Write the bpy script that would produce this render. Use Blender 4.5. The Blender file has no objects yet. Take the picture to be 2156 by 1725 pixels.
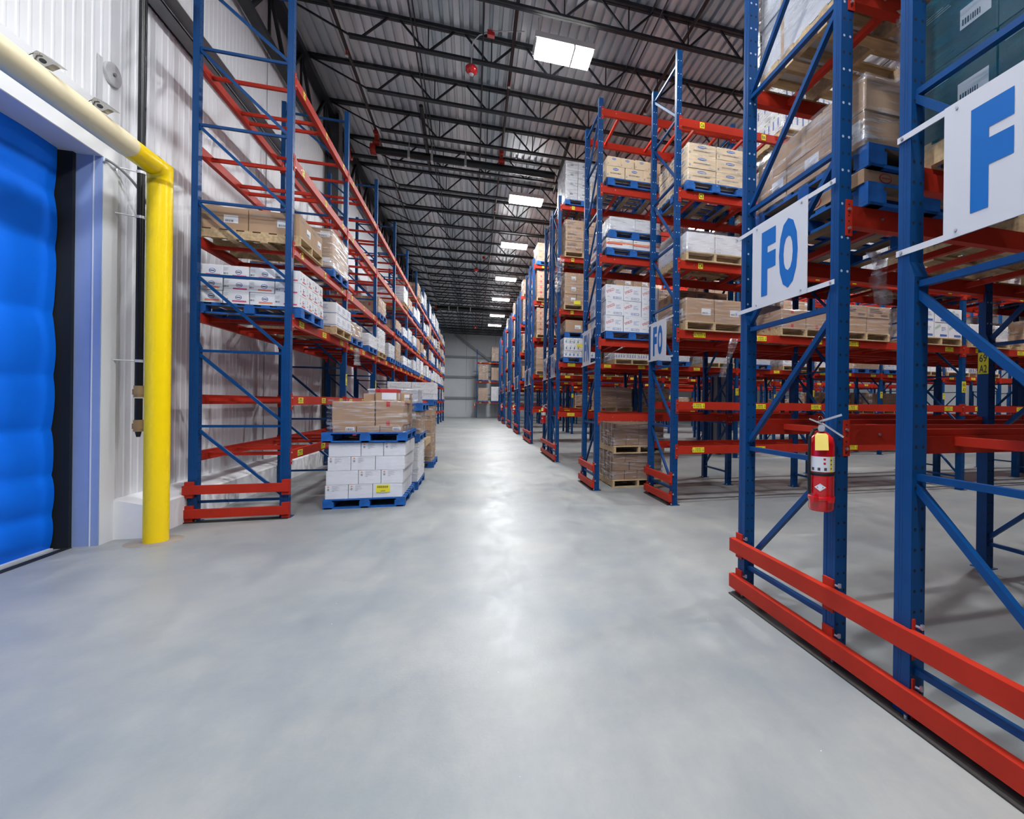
import bpy, bmesh, math, random
from mathutils import Vector, Matrix
random.seed(7)
SC = bpy.context.scene
COL = SC.collection
R = math.radians

# ------------------------------------------------------------------ materials
MATS = {}
def pmat(key, col, rough=.5, metal=0., var=.0, scale=8., bump=0., spec=.5, emit=0., coat=0., stretch=None):
    m = bpy.data.materials.new(key); m.use_nodes = True
    nt = m.node_tree; b = nt.nodes['Principled BSDF']
    b.inputs['Base Color'].default_value = (*col, 1)
    b.inputs['Roughness'].default_value = rough
    b.inputs['Metallic'].default_value = metal
    b.inputs['Specular IOR Level'].default_value = spec
    if coat:
        b.inputs['Coat Weight'].default_value = coat; b.inputs['Coat Roughness'].default_value = .12
    if emit:
        b.inputs['Emission Color'].default_value = (*col, 1); b.inputs['Emission Strength'].default_value = emit
    if var or bump:
        tc = nt.nodes.new('ShaderNodeTexCoord'); mp = nt.nodes.new('ShaderNodeMapping')
        nt.links.new(tc.outputs['Object'], mp.inputs[0])
        if stretch: mp.inputs['Scale'].default_value = stretch
        n = nt.nodes.new('ShaderNodeTexNoise'); n.inputs['Scale'].default_value = scale; n.inputs['Detail'].default_value = 4
        nt.links.new(mp.outputs[0], n.inputs[0])
        if var:
            cr = nt.nodes.new('ShaderNodeValToRGB')
            cr.color_ramp.elements[0].position = .3; cr.color_ramp.elements[1].position = .7
            cr.color_ramp.elements[0].color = tuple(max(0, c*(1-var)) for c in col)+(1,)
            cr.color_ramp.elements[1].color = tuple(min(1, c*(1+var)) for c in col)+(1,)
            nt.links.new(n.outputs[0], cr.inputs[0]); nt.links.new(cr.outputs[0], b.inputs['Base Color'])
        if bump:
            bp = nt.nodes.new('ShaderNodeBump'); bp.inputs['Strength'].default_value = bump; bp.inputs['Distance'].default_value = .01
            nt.links.new(n.outputs[0], bp.inputs['Height']); nt.links.new(bp.outputs[0], b.inputs['Normal'])
    MATS[key] = m
    return m
pmat('blue', (.001,.050,.180), .45, var=.10, scale=6, spec=.25)
pmat('blue_dark', (.006,.045,.17), .45, var=.1)
pmat('red', (.43,.026,.012), .5, var=.08, scale=5, spec=.16)
pmat('hole', (.003,.004,.01), .8)
pmat('hole_lit', (.45,.5,.6), .5)  # light showing through the upper post holes, painted as a pale colour
pmat('bolt', (.55,.56,.6), .3, metal=.8)
pmat('kraft', (.40,.255,.155), .75, var=.06, scale=3)
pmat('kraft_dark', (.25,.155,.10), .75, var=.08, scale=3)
pmat('cream', (.72,.57,.38), .7, var=.04)
pmat('white', (.72,.73,.76), .6, var=.03)
pmat('white_grey', (.56,.58,.62), .6, var=.05)
pmat('tape', (.50,.35,.22), .3)
pmat('ink', (.05,.05,.06), .7)
pmat('ink_grey', (.33,.34,.37), .7)
pmat('ink_blue', (.06,.14,.42), .6)
pmat('ink_red', (.55,.02,.03), .6)
pmat('ink_pink', (.60,.06,.17), .6)
pmat('ink_purple', (.42,.10,.40), .6)
pmat('ink_orange', (.85,.25,.08), .6)
pmat('ink_green', (.15,.42,.10), .6)
pmat('red_lid', (.48,.025,.03), .6)
pmat('yellow_tag', (.85,.75,.02), .5)
pmat('yellow', (1.0,.70,.0), .3)
pmat('cream_pipe', (.86,.76,.50), .4)
pmat('pallet_blue', (.003,.10,.38), .75, var=.25, scale=9)
pmat('wood', (.50,.36,.20), .8, var=.25, scale=5, stretch=(1,6,6))
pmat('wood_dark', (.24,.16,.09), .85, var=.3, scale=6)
pmat('sign_white', (.56,.57,.60), .5, spec=.3)
pmat('sign_blue', (.0,.115,.40), .5, spec=.3)
pmat('truss', (.022,.026,.032), .45, var=.2, metal=.3)
pmat('pipe_dark', (.03,.018,.018), .35, metal=.3)
pmat('pipe_black', (.012,.014,.016), .3, metal=.4, var=.3, scale=3)
pmat('pipe_red', (.45,.03,.015), .35)
pmat('brass', (.42,.28,.14), .45, metal=.5)
pmat('grey_steel', (.15,.155,.17), .5, var=.1)
pmat('light_steel', (.6,.61,.63), .35, metal=.4)
pmat('chrome', (.34,.33,.31), .22, metal=.95)
pmat('wall_trim', (.78,.80,.84), .45)
pmat('jamb', (.27,.36,.60), .5, var=.03)
pmat('header_soffit', (.66,.66,.74), .5)
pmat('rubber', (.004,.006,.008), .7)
pmat('rail_shadow', (.035,.030,.028), .8)  # shadow colour for the floor below the rack end rails
pmat('curb', (.84,.85,.88), .5, var=.02)
pmat('ext_red', (.62,.005,.01), .18, coat=.6)
pmat('tag_yellow', (.90,.70,.16), .5)
pmat('lens', (1,.985,.96), .5, emit=30)
pmat('fixture', (.62,.62,.62), .35, metal=.3)
pmat('far_wall', (.62,.66,.69), .6, var=.03, scale=1)
pmat('girt_grey', (.25,.27,.29), .55)
pmat('teal_box', (.05,.075,.085), .4, var=.35, scale=3, coat=.6)
pmat('dark_wrap', (.17,.12,.10), .3, var=.2, scale=4, coat=.4)

def film(key, tint=(.9,.92,.95), lo=.06, hi=.55, scale=5):
    m = bpy.data.materials.new(key); m.use_nodes = True; nt = m.node_tree
    out = nt.nodes['Material Output']; b = nt.nodes['Principled BSDF']
    b.inputs['Base Color'].default_value = (*tint, 1); b.inputs['Roughness'].default_value = .14; b.inputs['Metallic'].default_value = .45 if tint[0]>.5 else .1
    tr = nt.nodes.new('ShaderNodeBsdfTransparent'); mx = nt.nodes.new('ShaderNodeMixShader')
    tc = nt.nodes.new('ShaderNodeTexCoord'); mp = nt.nodes.new('ShaderNodeMapping'); mp.inputs['Scale'].default_value = (.7,.7,7)
    mp.inputs['Rotation'].default_value = (.08,.1,0)
    n = nt.nodes.new('ShaderNodeTexNoise'); n.inputs['Scale'].default_value = scale; n.inputs['Detail'].default_value = 5
    mr = nt.nodes.new('ShaderNodeMapRange'); mr.inputs[1].default_value = .50; mr.inputs[2].default_value = .70
    mr.inputs[3].default_value = lo; mr.inputs[4].default_value = hi
    bp = nt.nodes.new('ShaderNodeBump'); bp.inputs['Strength'].default_value = .6; bp.inputs['Distance'].default_value = .02
    L = nt.links.new
    L(tc.outputs['Object'], mp.inputs[0]); L(mp.outputs[0], n.inputs[0]); L(n.outputs[0], mr.inputs[0])
    L(mr.outputs[0], mx.inputs[0]); L(tr.outputs[0], mx.inputs[1]); L(b.outputs[0], mx.inputs[2]); L(mx.outputs[0], out.inputs[0])
    L(n.outputs[0], bp.inputs['Height']); L(bp.outputs[0], b.inputs['Normal'])
    MATS[key] = m
film('film',lo=.03,hi=.55); film('film_thick', lo=.10, hi=.80, scale=4); film('film_teal', (.0,.13,.21), .30, .62, 4); film('film_light',lo=.0,hi=.12)

def floor_mat():
    m = bpy.data.materials.new('polished_concrete'); m.use_nodes = True; nt = m.node_tree; b = nt.nodes['Principled BSDF']
    L = nt.links.new
    tc = nt.nodes.new('ShaderNodeTexCoord')
    n1 = nt.nodes.new('ShaderNodeTexNoise'); n1.inputs['Scale'].default_value = .55; n1.inputs['Detail'].default_value = 7; n1.inputs['Roughness'].default_value = .62
    n2 = nt.nodes.new('ShaderNodeTexNoise'); n2.inputs['Scale'].default_value = 2.2; n2.inputs['Detail'].default_value = 8; n2.inputs['Roughness'].default_value = .7
    n3 = nt.nodes.new('ShaderNodeTexNoise'); n3.inputs['Scale'].default_value = 60; n3.inputs['Detail'].default_value = 3
    mp = nt.nodes.new('ShaderNodeMapping'); mp.inputs['Scale'].default_value = (1.6,.7,1); mp.inputs['Rotation'].default_value = (0,0,.5)
    L(tc.outputs['Object'], mp.inputs[0]); L(mp.outputs[0], n2.inputs[0])
    L(tc.outputs['Object'], n1.inputs[0]); L(tc.outputs['Object'], n3.inputs[0])
    c1 = nt.nodes.new('ShaderNodeValToRGB'); e = c1.color_ramp.elements
    e[0].position = .40; e[0].color = (.25,.275,.285,1); e[1].position = .60; e[1].color = (.335,.345,.335,1)
    c2 = nt.nodes.new('ShaderNodeValToRGB'); e = c2.color_ramp.elements
    e[0].position = .35; e[0].color = (.86,.875,.90,1); e[1].position = .65; e[1].color = (1.03,1.02,1.0,1)
    mu = nt.nodes.new('ShaderNodeMixRGB'); mu.blend_type = 'MULTIPLY'; mu.inputs[0].default_value = 1
    L(n1.outputs[0], c1.inputs[0]); L(n2.outputs[0], c2.inputs[0]); L(c1.outputs[0], mu.inputs[1]); L(c2.outputs[0], mu.inputs[2])
    # pale specks
    vo = nt.nodes.new('ShaderNodeTexVoronoi'); vo.inputs['Scale'].default_value = 5.5
    L(tc.outputs['Object'], vo.inputs[0])
    lt = nt.nodes.new('ShaderNodeMath'); lt.operation = 'LESS_THAN'; lt.inputs[1].default_value = .018
    L(vo.outputs['Distance'], lt.inputs[0])
    m2 = nt.nodes.new('ShaderNodeMixRGB'); m2.inputs[2].default_value = (.7,.7,.68,1)
    L(lt.outputs[0], m2.inputs[0]); L(mu.outputs[0], m2.inputs[1]); L(m2.outputs[0], b.inputs['Base Color'])
    mr = nt.nodes.new('ShaderNodeMapRange'); mr.inputs[1].default_value = .3; mr.inputs[2].default_value = .7
    mr.inputs[3].default_value = .33; mr.inputs[4].default_value = .52
    L(n2.outputs[0], mr.inputs[0]); L(mr.outputs[0], b.inputs['Roughness'])
    bp = nt.nodes.new('ShaderNodeBump'); bp.inputs['Strength'].default_value = .06; bp.inputs['Distance'].default_value = .01
    L(n3.outputs[0], bp.inputs['Height']); L(bp.outputs[0], b.inputs['Normal'])
    b.inputs['Specular IOR Level'].default_value = .42
    MATS['floor'] = m
floor_mat()
def deck_mat():
    m = bpy.data.materials.new('galvanised_deck'); m.use_nodes = True; nt = m.node_tree; b = nt.nodes['Principled BSDF']; L = nt.links.new
    tc = nt.nodes.new('ShaderNodeTexCoord'); mp = nt.nodes.new('ShaderNodeMapping'); mp.inputs['Scale'].default_value = (1,.12,1)
    n = nt.nodes.new('ShaderNodeTexNoise'); n.inputs['Scale'].default_value = 1.3; n.inputs['Detail'].default_value = 5
    L(tc.outputs['Object'], mp.inputs[0]); L(mp.outputs[0], n.inputs[0])
    c = nt.nodes.new('ShaderNodeValToRGB'); e = c.color_ramp.elements
    e[0].position = .35; e[0].color = (.46,.54,.60,1); e[1].position = .7; e[1].color = (.80,.80,.82,1)
    L(n.outputs[0], c.inputs[0]); L(c.outputs[0], b.inputs['Base Color'])
    b.inputs['Metallic'].default_value = .35; b.inputs['Roughness'].default_value = .36
    MATS['deck'] = m
deck_mat()
def door_mat():
    m = pmat('door_blue', (.0,.17,.92), .65, spec=.2)
    return m
door_mat()
pmat('wall_white', (.80,.82,.86), .42, var=.02, scale=1)

# ------------------------------------------------------------------ mesh builder
_txt = {}
def text_geo(s, bold=0.):
    k = (s, bold)
    if k not in _txt:
        cu = bpy.data.curves.new('t', 'FONT'); cu.body = s; cu.size = 1; cu.offset = bold; cu.resolution_u = 3
        ob = bpy.data.objects.new('t', cu)
        me = bpy.data.meshes.new_from_object(ob)
        vs = [v.co.copy() for v in me.vertices]; fs = [tuple(p.vertices) for p in me.polygons]
        x0 = min(v.x for v in vs); x1 = max(v.x for v in vs); y0 = min(v.y for v in vs); y1 = max(v.y for v in vs)
        vs = [((v.x-x0)/(x1-x0), (v.y-y0)/(y1-y0)) for v in vs]
        _txt[k] = (vs, fs, (x1-x0)/(y1-y0))
        bpy.data.objects.remove(ob); bpy.data.meshes.remove(me); bpy.data.curves.remove(cu)
    return _txt[k]

BF = [(0,3,2,1),(4,5,6,7),(0,1,5,4),(1,2,6,5),(2,3,7,6),(3,0,4,7)]
class MB:
    def __init__(s): s.v=[]; s.f=[]; s.m=[]; s.s=[]
    def add(s, vs, fs, m, smooth=False):
        n=len(s.v); s.v += [tuple(v) for v in vs]
        for f in fs: s.f.append(tuple(i+n for i in f)); s.m.append(m); s.s.append(smooth)
        return s
    def box(s,x0,y0,z0,x1,y1,z1,m):
        if x0>x1:x0,x1=x1,x0
        if y0>y1:y0,y1=y1,y0
        return s.add([(x0,y0,z0),(x1,y0,z0),(x1,y1,z0),(x0,y1,z0),(x0,y0,z1),(x1,y0,z1),(x1,y1,z1),(x0,y1,z1)],BF,m)
    def bar(s,p,q,w,h,m,up=(0,0,1)):
        p=Vector(p);q=Vector(q);d=(q-p).normalized();u=Vector(up)
        if abs(d.dot(u))>.99:u=Vector((1,0,0))
        r=d.cross(u).normalized();u=r.cross(d).normalized()
        a=r*w/2;b=u*h/2
        return s.add([p-a-b,p+a-b,p+a+b,p-a+b,q-a-b,q+a-b,q+a+b,q-a+b],BF,m)
    def cyl(s,p,q,r,m,n=12,r2=None,caps=True):
        p=Vector(p);q=Vector(q);d=(q-p).normalized();u=Vector((0,0,1)) if abs(d.z)<.9 else Vector((1,0,0))
        a=d.cross(u).normalized();b=a.cross(d).normalized();r2=r if r2 is None else r2
        vs=[p+(a*math.cos(t)+b*math.sin(t))*r for t in [2*math.pi*i/n for i in range(n)]]
        vs+=[q+(a*math.cos(t)+b*math.sin(t))*r2 for t in [2*math.pi*i/n for i in range(n)]]
        s.add(vs,[(i,(i+1)%n,n+(i+1)%n,n+i) for i in range(n)],m,True)
        if caps:
            s.add(vs[:n],[tuple(range(n-1,-1,-1))],m); s.add(vs[n:],[tuple(range(n))],m)
        return s
    def tube(s,pts,r,m,n=10):
        for a,b in zip(pts,pts[1:]): s.cyl(a,b,r,m,n)
        return s
    def lathe(s,c,prof,m,n=20,axis='z'):
        vs=[]
        for (r,z) in prof:
            for i in range(n):
                t=2*math.pi*i/n
                vs.append((c[0]+r*math.cos(t),c[1]+r*math.sin(t),c[2]+z) if axis=='z' else (c[0]+z,c[1]+r*math.cos(t),c[2]+r*math.sin(t)))
        k=len(prof)
        s.add(vs,[(j*n+i,j*n+(i+1)%n,(j+1)*n+(i+1)%n,(j+1)*n+i) for j in range(k-1) for i in range(n)],m,True)
        return s
    def quad(s,o,u,v,m):
        o=Vector(o);u=Vector(u);v=Vector(v); return s.add([o,o+u,o+u+v,o+v],[(0,1,2,3)],m)
    def disc(s,c,n_,r,m,n=10):
        c=Vector(c);n_=Vector(n_).normalized();u=Vector((0,0,1)) if abs(n_.z)<.9 else Vector((1,0,0))
        a=u.cross(n_).normalized();b=n_.cross(a)
        return s.add([c+(a*math.cos(t)+b*math.sin(t))*r for t in [2*math.pi*i/n for i in range(n)]],[tuple(range(n))],m)
    def text(s,t,o,u,v,m,w,h=None,bold=0.):
        vs,fs,asp=text_geo(t,bold); o=Vector(o);u=Vector(u).normalized();v=Vector(v).normalized()
        h=w/asp if h is None else h
        return s.add([o+u*(x*w)+v*(y*h) for x,y in vs],fs,m)
    def mesh(s,name):
        me=bpy.data.meshes.new(name); me.from_pydata([tuple(v) for v in s.v],[],s.f)
        keys=[]
        for k in s.m:
            if k not in keys: keys.append(k)
        for k in keys: me.materials.append(MATS[k])
        ix={k:i for i,k in enumerate(keys)}
        me.polygons.foreach_set('material_index',[ix[k] for k in s.m])
        me.polygons.foreach_set('use_smooth',s.s)
        me.update(); return me
    def build(s,name,parent=None,loc=(0,0,0),rz=0):
        return put(name,s.mesh(name),parent,loc,rz)
def put(name,me,parent=None,loc=(0,0,0),rz=0):
    o=bpy.data.objects.new(name,me); COL.objects.link(o)
    if parent: o.parent=parent
    o.location=loc; o.rotation_euler=(0,0,rz); return o
def tag(o,label=None,cat=None,group=None,kind=None):
    if label: o['label']=label
    if cat: o['category']=cat
    if group: o['group']=group
    if kind: o['kind']=kind
    return o
def empty(name,label,cat,loc=(0,0,0),rz=0,group=None):
    o=put(name,None,None,loc,rz); o.empty_display_size=.2
    return tag(o,label,cat,group)
def copy_tree(o,parent=None):
    c=o.copy(); COL.objects.link(c)
    if parent: c.parent=parent
    for ch in list(o.children): copy_tree(ch,c)
    return c
def struct(name,mb,parent=None):
    o=mb.build(name,parent); o['kind']='structure'; return o

ORD=['first','second','third','fourth','fifth','sixth','seventh','eighth','ninth','tenth','eleventh','twelfth','thirteenth','fourteenth']

# ------------------------------------------------------------------ room shell
XW=-3.78; ZT=9.2; ZB=8.61; YF=53.; XR=30.
b=MB(); b.box(-5,-9,-.15,XR+.2,YF+.3,0,'floor'); struct('floor',b)
b=MB()
b.box(-4.2,-9,0,-4.1,6.53,4.35,'wall_white') if False else None
# ribbed insulated panel wall, skin profile in plan (ribs every 0.12 m)
def ribwall(y0,y1,z0,z1,mb,m='wall_white',pitch=.12,amp=.0045):
    pts=[];y=y0
    while y<y1-1e-6:
        for dy,dx in ((0,0),(pitch*.60,0),(pitch*.72,amp),(pitch*.88,amp)):
            if y+dy<=y1: pts.append((XW+dx,y+dy))
        y+=pitch
    pts.append((XW,y1)); n=len(pts)
    vs=[(x,yy,z0) for x,yy in pts]+[(x,yy,z1) for x,yy in pts]
    mb.add(vs,[(i+1,i,n+i,n+i+1) for i in range(n-1)],m)
ribwall(6.53,13.9,0,9.3,b); ribwall(-9,6.53,4.62,9.3,b)
b.box(XW-.2,6.53,0,XW-.02,YF,9.3,'wall_white'); b.box(XW-.2,-9,4.3,XW-.02,6.53,9.3,'wall_white')
b.box(XW-.2,14.7,0,XW,YF,9.3,'wall_white')
for y in (10.45,): b.box(XW+.006,y-.006,0,XW+.009,y+.006,9.2,'girt_grey')
for k in range(12):
    y=17.9+3*k; b.box(XW,y-.008,0,XW+.004,y+.008,9.2,'girt_grey')
struct('wall_left',b)
b=MB(); b.box(XW-.2,YF,0,XR,YF+.2,9.4,'far_wall')
for k in range(11): b.box(XW+3*k,YF-.006,0,XW+3*k+.03,YF,9.3,'girt_grey')
struct('wall_back',b)
b=MB(); b.box(XR,-9,0,XR+.2,YF+.2,9.4,'far_wall'); struct('wall_right',b)
# corrugated roof deck, ribs run along Y
b=MB(); pts=[]; x=XW-.3; P=.19
while x<XR+.3:
    pts+=[(x,ZT),(x+P*.58,ZT),(x+P*.64,ZT+.06),(x+P*.92,ZT+.06)]; x+=P
n=len(pts); vs=[(px,-9,pz) for px,pz in pts]+[(px,YF+.2,pz) for px,pz in pts]
b.add(vs,[(i+1,i,n+i,n+i+1) for i in range(n-1)],'deck')
b.box(XW-.3,-9,ZT+.08,XR+.3,YF+.2,ZT+.2,'grey_steel'); struct('ceiling',b)
# curb along the left wall with a sloped top
b=MB()
pr=[(XW,0),(-3.44,0),(-3.44,.34),(-3.47,.36),(XW,.44)]
n=len(pr); vs=[(x,6.55,z) for x,z in pr]+[(x,YF-.02,z) for x,z in pr]
b.add(vs,[(0,1,2,3,4),(9,8,7,6,5)]+[(i,i+5,(i+1)%5+5,(i+1)%5) for i in range(5)],'curb'); struct('baseboard_left',b)
b=MB(); b.box(XW,YF-.12,0,XR,YF,.45,'far_wall'); struct('baseboard_back',b)
# floor joints
for k,(x0,y0,x1,y1) in enumerate([(-3.3,6.12,2,6.12),(0.9,7,0.9,53)]):
    pass

# door opening, casing, seal, quilted blue door
b=MB()
# jamb return and casing
b.box(-3.98,6.33,0,XW+.02,6.40,4.08,'jamb'); b.box(-3.99,6.40,0,XW+.02,6.53,4.3,'wall_trim')
b.box(-4.10,-2,4.08,XW+.02,6.53,4.20,'header_soffit'); b.box(XW-.01,-2,4.085,XW+.025,6.53,4.62,'wall_trim')
b.box(-4.3,-2,4.2,XW,6.53,4.62,'wall_trim')
b.box(XW+.005,6.345,0,XW+.024,6.56,4.3,'wall_trim')
b.box(-3.83,6.322,0,-3.822,6.33,4.08,'wall_trim')
struct('trim_1',b)
b=MB(); b.box(-4.12,6.29,0,-3.975,6.335,4.22,'rubber'); b.box(-4.08,-2,4.17,-4.0,6.3,4.2,'rubber'); struct('trim_2',b)
door=empty('door_1',None,None); 
for k in ('label','category'):
    if k in door: del door[k]
door['kind']='structure'
me=bpy.data.meshes.new('door_curtain'); bm=bmesh.new()
ny,nz=90,90; grid=[]
seams=[.35,.75,1.2,1.72,2.35,3.05,3.6]
for j in range(nz+1):
    z=.015+4.2*j/nz; row=[]
    for i in range(ny+1):
        y=-1.2+7.46*i/ny
        zz=z+.05*math.sin(y*.9)+.02*math.sin(y*3.1+z*2)
        bul=0
        for s0,s1 in zip([0]+seams,seams+[4.3]):
            if s0<=zz<s1: bul=math.sin(math.pi*(zz-s0)/(s1-s0))**.6*.045
        bul+=.006*math.sin(y*7+z*9)*math.sin(z*5)*max(0,1-abs(6-y))+.012*math.sin(zz*5+y*.8)
        edge=max(0,(y-6.0)/.25); 
        row.append(bm.verts.new((-4.10+bul*(1-.5*min(1,edge)),y,z)))
    grid.append(row)
for j in range(nz):
    for i in range(ny):
        f=bm.faces.new((grid[j][i],grid[j][i+1],grid[j+1][i+1],grid[j+1][i])); f.smooth=True
bm.to_mesh(me); bm.free(); me.materials.append(MATS['door_blue']); put('door_curtain',me,door)
b=MB(); b.box(-4.12,-1.2,0,-4.07,6.25,.02,'white_grey'); b.build('bottom_seal',door)
b=MB(); b.box(-4.02,-1.2,0,-3.95,6.3,.006,'rubber'); struct('trim_3',b)

# grey wind girt, wall columns, knee truss along the left wall
b=MB()
for y0,y1 in ((6.9,13.9),(14.7,29.6),(30.4,45),): 
    b.box(XW,y0,6.24,XW+.2,y1,6.25,'grey_steel'); b.box(XW+.012,y0,6.24,XW+.03,y1,6.5,'grey_steel'); b.box(XW,y0,6.49,XW+.2,y1,6.5,'light_steel')
    b.box(XW+.19,y0,6.24,XW+.2,y1,6.27,'grey_steel')
struct('trim_4',b)
for i,y in enumerate((14.3,30,45.5)):
    b=MB(); b.box(XW-.0,y-.17,0,XW+.012,y+.17,9.2,'grey_steel'); b.box(XW,y-.01,0,XW+.3,y+.01,9.2,'grey_steel'); b.box(XW+.29,y-.17,0,XW+.305,y+.17,9.2,'grey_steel')
    struct('trim_%d'%(5+i),b)
g=empty('roof_girder','dark steel truss girder running along the top of the left wall','girder')
b=MB(); b.box(XW+.05,-4,8.95,XW+.25,YF,9.1,'truss'); b.build('top_chord',g)
b=MB(); b.box(XW+.07,-4,7.95,XW+.23,YF,8.05,'truss'); b.build('bottom_chord',g)
b=MB(); y=-4; k=0
while y<YF-1:
    za,zb=(8,9) if k%2==0 else (9,8)
    b.bar((XW+.15,y,za),(XW+.15,y+.83,zb),.06,.06,'truss'); 
    if k%2: b.bar((XW+.15,y,8),(XW+.15,y,9),.04,.04,'truss')
    y+=.83;k+=1
b.build('web',g)

# roof joists
def joist_parts():
    root=empty('roof_joist','dark steel open web roof joist spanning the hall under the corrugated deck','joist',group='roof joists under the deck')
    b=MB()
    for dy in (-.035,.035): b.box(XW+.1,dy-.028,ZT-.065,XR,dy+.028,ZT-.058,'truss'); b.box(XW+.1,dy-.004+(.024 if dy>0 else -.024),ZT-.06,XR,dy+.004+(.024 if dy>0 else -.024),ZT,'truss')
    b.box(XW+.1,-.06,ZT-.012,XR,.06,ZT,'truss'); b.build('top_chord',root)
    b=MB()
    for dy in (-.03,.03): b.box(-2.4,dy-.026,ZB,XR,dy+.026,ZB+.008,'truss'); b.box(-2.4,dy*1.6-.003,ZB,XR,dy*1.6+.003,ZB+.05,'truss')
    b.build('bottom_chord',root)
    b=MB(); x=-2.2; t=ZT-.05; lo=ZB+.02
    b.bar((XW+.2,0,t),(-2.35,0,lo),.03,.03,'truss')
    while x<XR-1.4:
        b.bar((x,0,lo),(x+.5,0,t),.035,.035,'truss'); b.bar((x+.7,0,t),(x+1.2,0,lo),.035,.035,'truss')
        b.bar((x+1.24,0,lo),(x+1.24,0,t),.022,.022,'truss')
        x+=1.24
    b.build('web',root)
    return root
J0=joist_parts(); J0.location=(0,10.36-1.66*6,0)
for k in range(1,32):
    c=copy_tree(J0); c.location=(0,10.36-1.66*6+1.66*k,0)
# bridging rods
for k,x in enumerate([-1.2,.1,3.2,5.9,8.6,11.4]):
    b=MB(); b.cyl((x,-2,ZT-.09),(x,YF,ZT-.09),.014,'truss',6); b.cyl((x,-2,ZB+.06),(x,YF,ZB+.06),.014,'truss',6)
    tag(b.build('bridging_rod'),'thin dark bridging rods tying the roof joists along the hall, %s line from the left'%ORD[k],'rod','bridging rods')
# sprinkler branch lines
for k,x in enumerate([-2.63,.7,4.0,7.3,10.6]):
    r=empty('sprinkler_pipe','dark red sprinkler pipe running down the hall below the deck, %s from the left'%ORD[k],'pipe',group='sprinkler branch pipes')
    b=MB(); b.cyl((x,-1,8.92),(x,14.35,8.92),.035,'pipe_dark',10); b.cyl((x,14.5,8.92),(x,51,8.92),.03,'pipe_dark',8); b.build('pipe_run',r)
    b=MB(); b.cyl((x,14.4,8.5),(x,14.4,8.92),.05,'pipe_red',10); b.cyl((x,14.28,8.86),(x,14.52,8.86),.065,'pipe_red',10); b.cyl((x-.09,14.4,8.62),(x+.09,14.4,8.62),.07,'pipe_red',10); b.build('red_coupling',r)
    for y in (11.2,18.6,27): 
        b=MB(); b.cyl((x,y,8.78),(x,y,8.9),.02,'pipe_red',8); b.cyl((x,y,8.76),(x,y,8.78),.035,'light_steel',8); b.build('sprinkler_head',r)
for nm,y,x1 in (('near',14.4,2.25),('far',37.,3.)):
    r=empty('fire_main','thick black fire main crossing the hall under the joists, the %s one'%nm,'pipe')
    b=MB(); b.cyl((-2.75,y,8.43),(x1,y,8.43),.105,'pipe_black',16); b.cyl((x1,y,8.43),(x1+.02,y,8.43),.11,'pipe_dark',16); b.build('main_pipe',r)
    b=MB(); b.cyl((-3.35,y,8.2),(-2.6,y,8.2),.05,'pipe_black',12); b.build('side_pipe',r)
    for x in (-2.7,-3.3):
        b=MB(); b.lathe((x,y,8.43 if x>-3 else 8.2),[(.10,-.07),(.15,-.07),(.15,.07),(.10,.07)],'pipe_red',14,'x'); b.build('red_coupling',r)
    for x in (-1.8,-1.2,-.3):
        b=MB(); b.box(x-.03,y-.12,8.3,x+.03,y+.12,8.56,'light_steel'); b.cyl((x,y,8.5),(x,y,9.0),.012,'light_steel',6); b.build('pipe_hanger',r)
# dark duct stubs
for k,(x,y0,y1) in enumerate([(-1.35,12.9,15.6),(2.5,13.2,16.0)]):
    b=MB(); b.cyl((x,y0,8.98),(x,y1,8.62),.05,'pipe_black',10)
    tag(b.build('pipe_stub'),'short capped black pipe slanting under the deck, %s'%('left of the aisle lights' if k==0 else 'above the rack with grey printed cartons'),'pipe')
# fire alarm horns
for k,(x,y) in enumerate([(-.12,10.2),(.05,25.5),(.05,45)]):
    r=empty('alarm_bell','red round alarm bell hanging from the roof joists, %s along the aisle'%('nearest' if k==0 else ORD[k]),'alarm',(x,y,8.35))
    b=MB(); b.lathe((0,0,0),[(0,-.11),(.06,-.1),(.115,-.05),(.12,.02),(.09,.06),(.03,.08),(.0,.08)],'ext_red',16); b.build('bell_body',r)
    b=MB(); b.lathe((0,0,0),[(.0,-.13),(.04,-.125),(.05,-.10)],'light_steel',12); b.build('sounder',r)
    b=MB(); pts=[(0,0,.08),(0,0,.35),(.03,-.1,.5),(.15,-.2,.58),(.4,-.35,.6),(1.0,-.6,.55)]; b.tube(pts,.012,'light_steel',8); b.build('conduit',r)
    b=MB(); b.box(.30,-.36,.52,.44,-.26,.62,'ext_red'); b.build('junction_box',r)

# light fixtures
FX=[]
def fixture():
    root=empty('high_bay_light','x','light')
    b=MB(); b.box(-.58,-.27,.05,.58,.27,.16,'fixture'); b.box(-.56,-.25,.0,-.55,.25,.05,'fixture'); b.box(.55,-.25,0,.56,.25,.05,'fixture'); b.build('housing',root)
    b=MB()
    b.box(-.545,-.262,-.02,.545,.262,.03,'lens'); b.build('tube_lens',root)
    b=MB(); b.box(.16,-.27,-.026,.19,.27,.05,'fixture'); b.build('cross_strap',root)
    for x in (-.5,.5):
        b=MB(); b.cyl((x,0,.16),(x,0,.62),.006,'light_steel',6); b.build('hanging_chain',root)
    return root
LX=1.63
spots=[(LX,9.4),(LX,16.5),(LX,21.4),(LX+.02,27.3),(LX+.04,32.8),(LX+.1,39),(LX+.1,44)]
spots_r=[(8.5,5.2),(8.5,10.9),(8.5,16.8),(8.5,22.4),(17,5.2),(17,10.9),(17,16.8),(17,22.4),(8.5,28),(1.2,3.4),(1.0,-2.),(-2.0,1.2),(17,28)]
F0=fixture()
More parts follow.
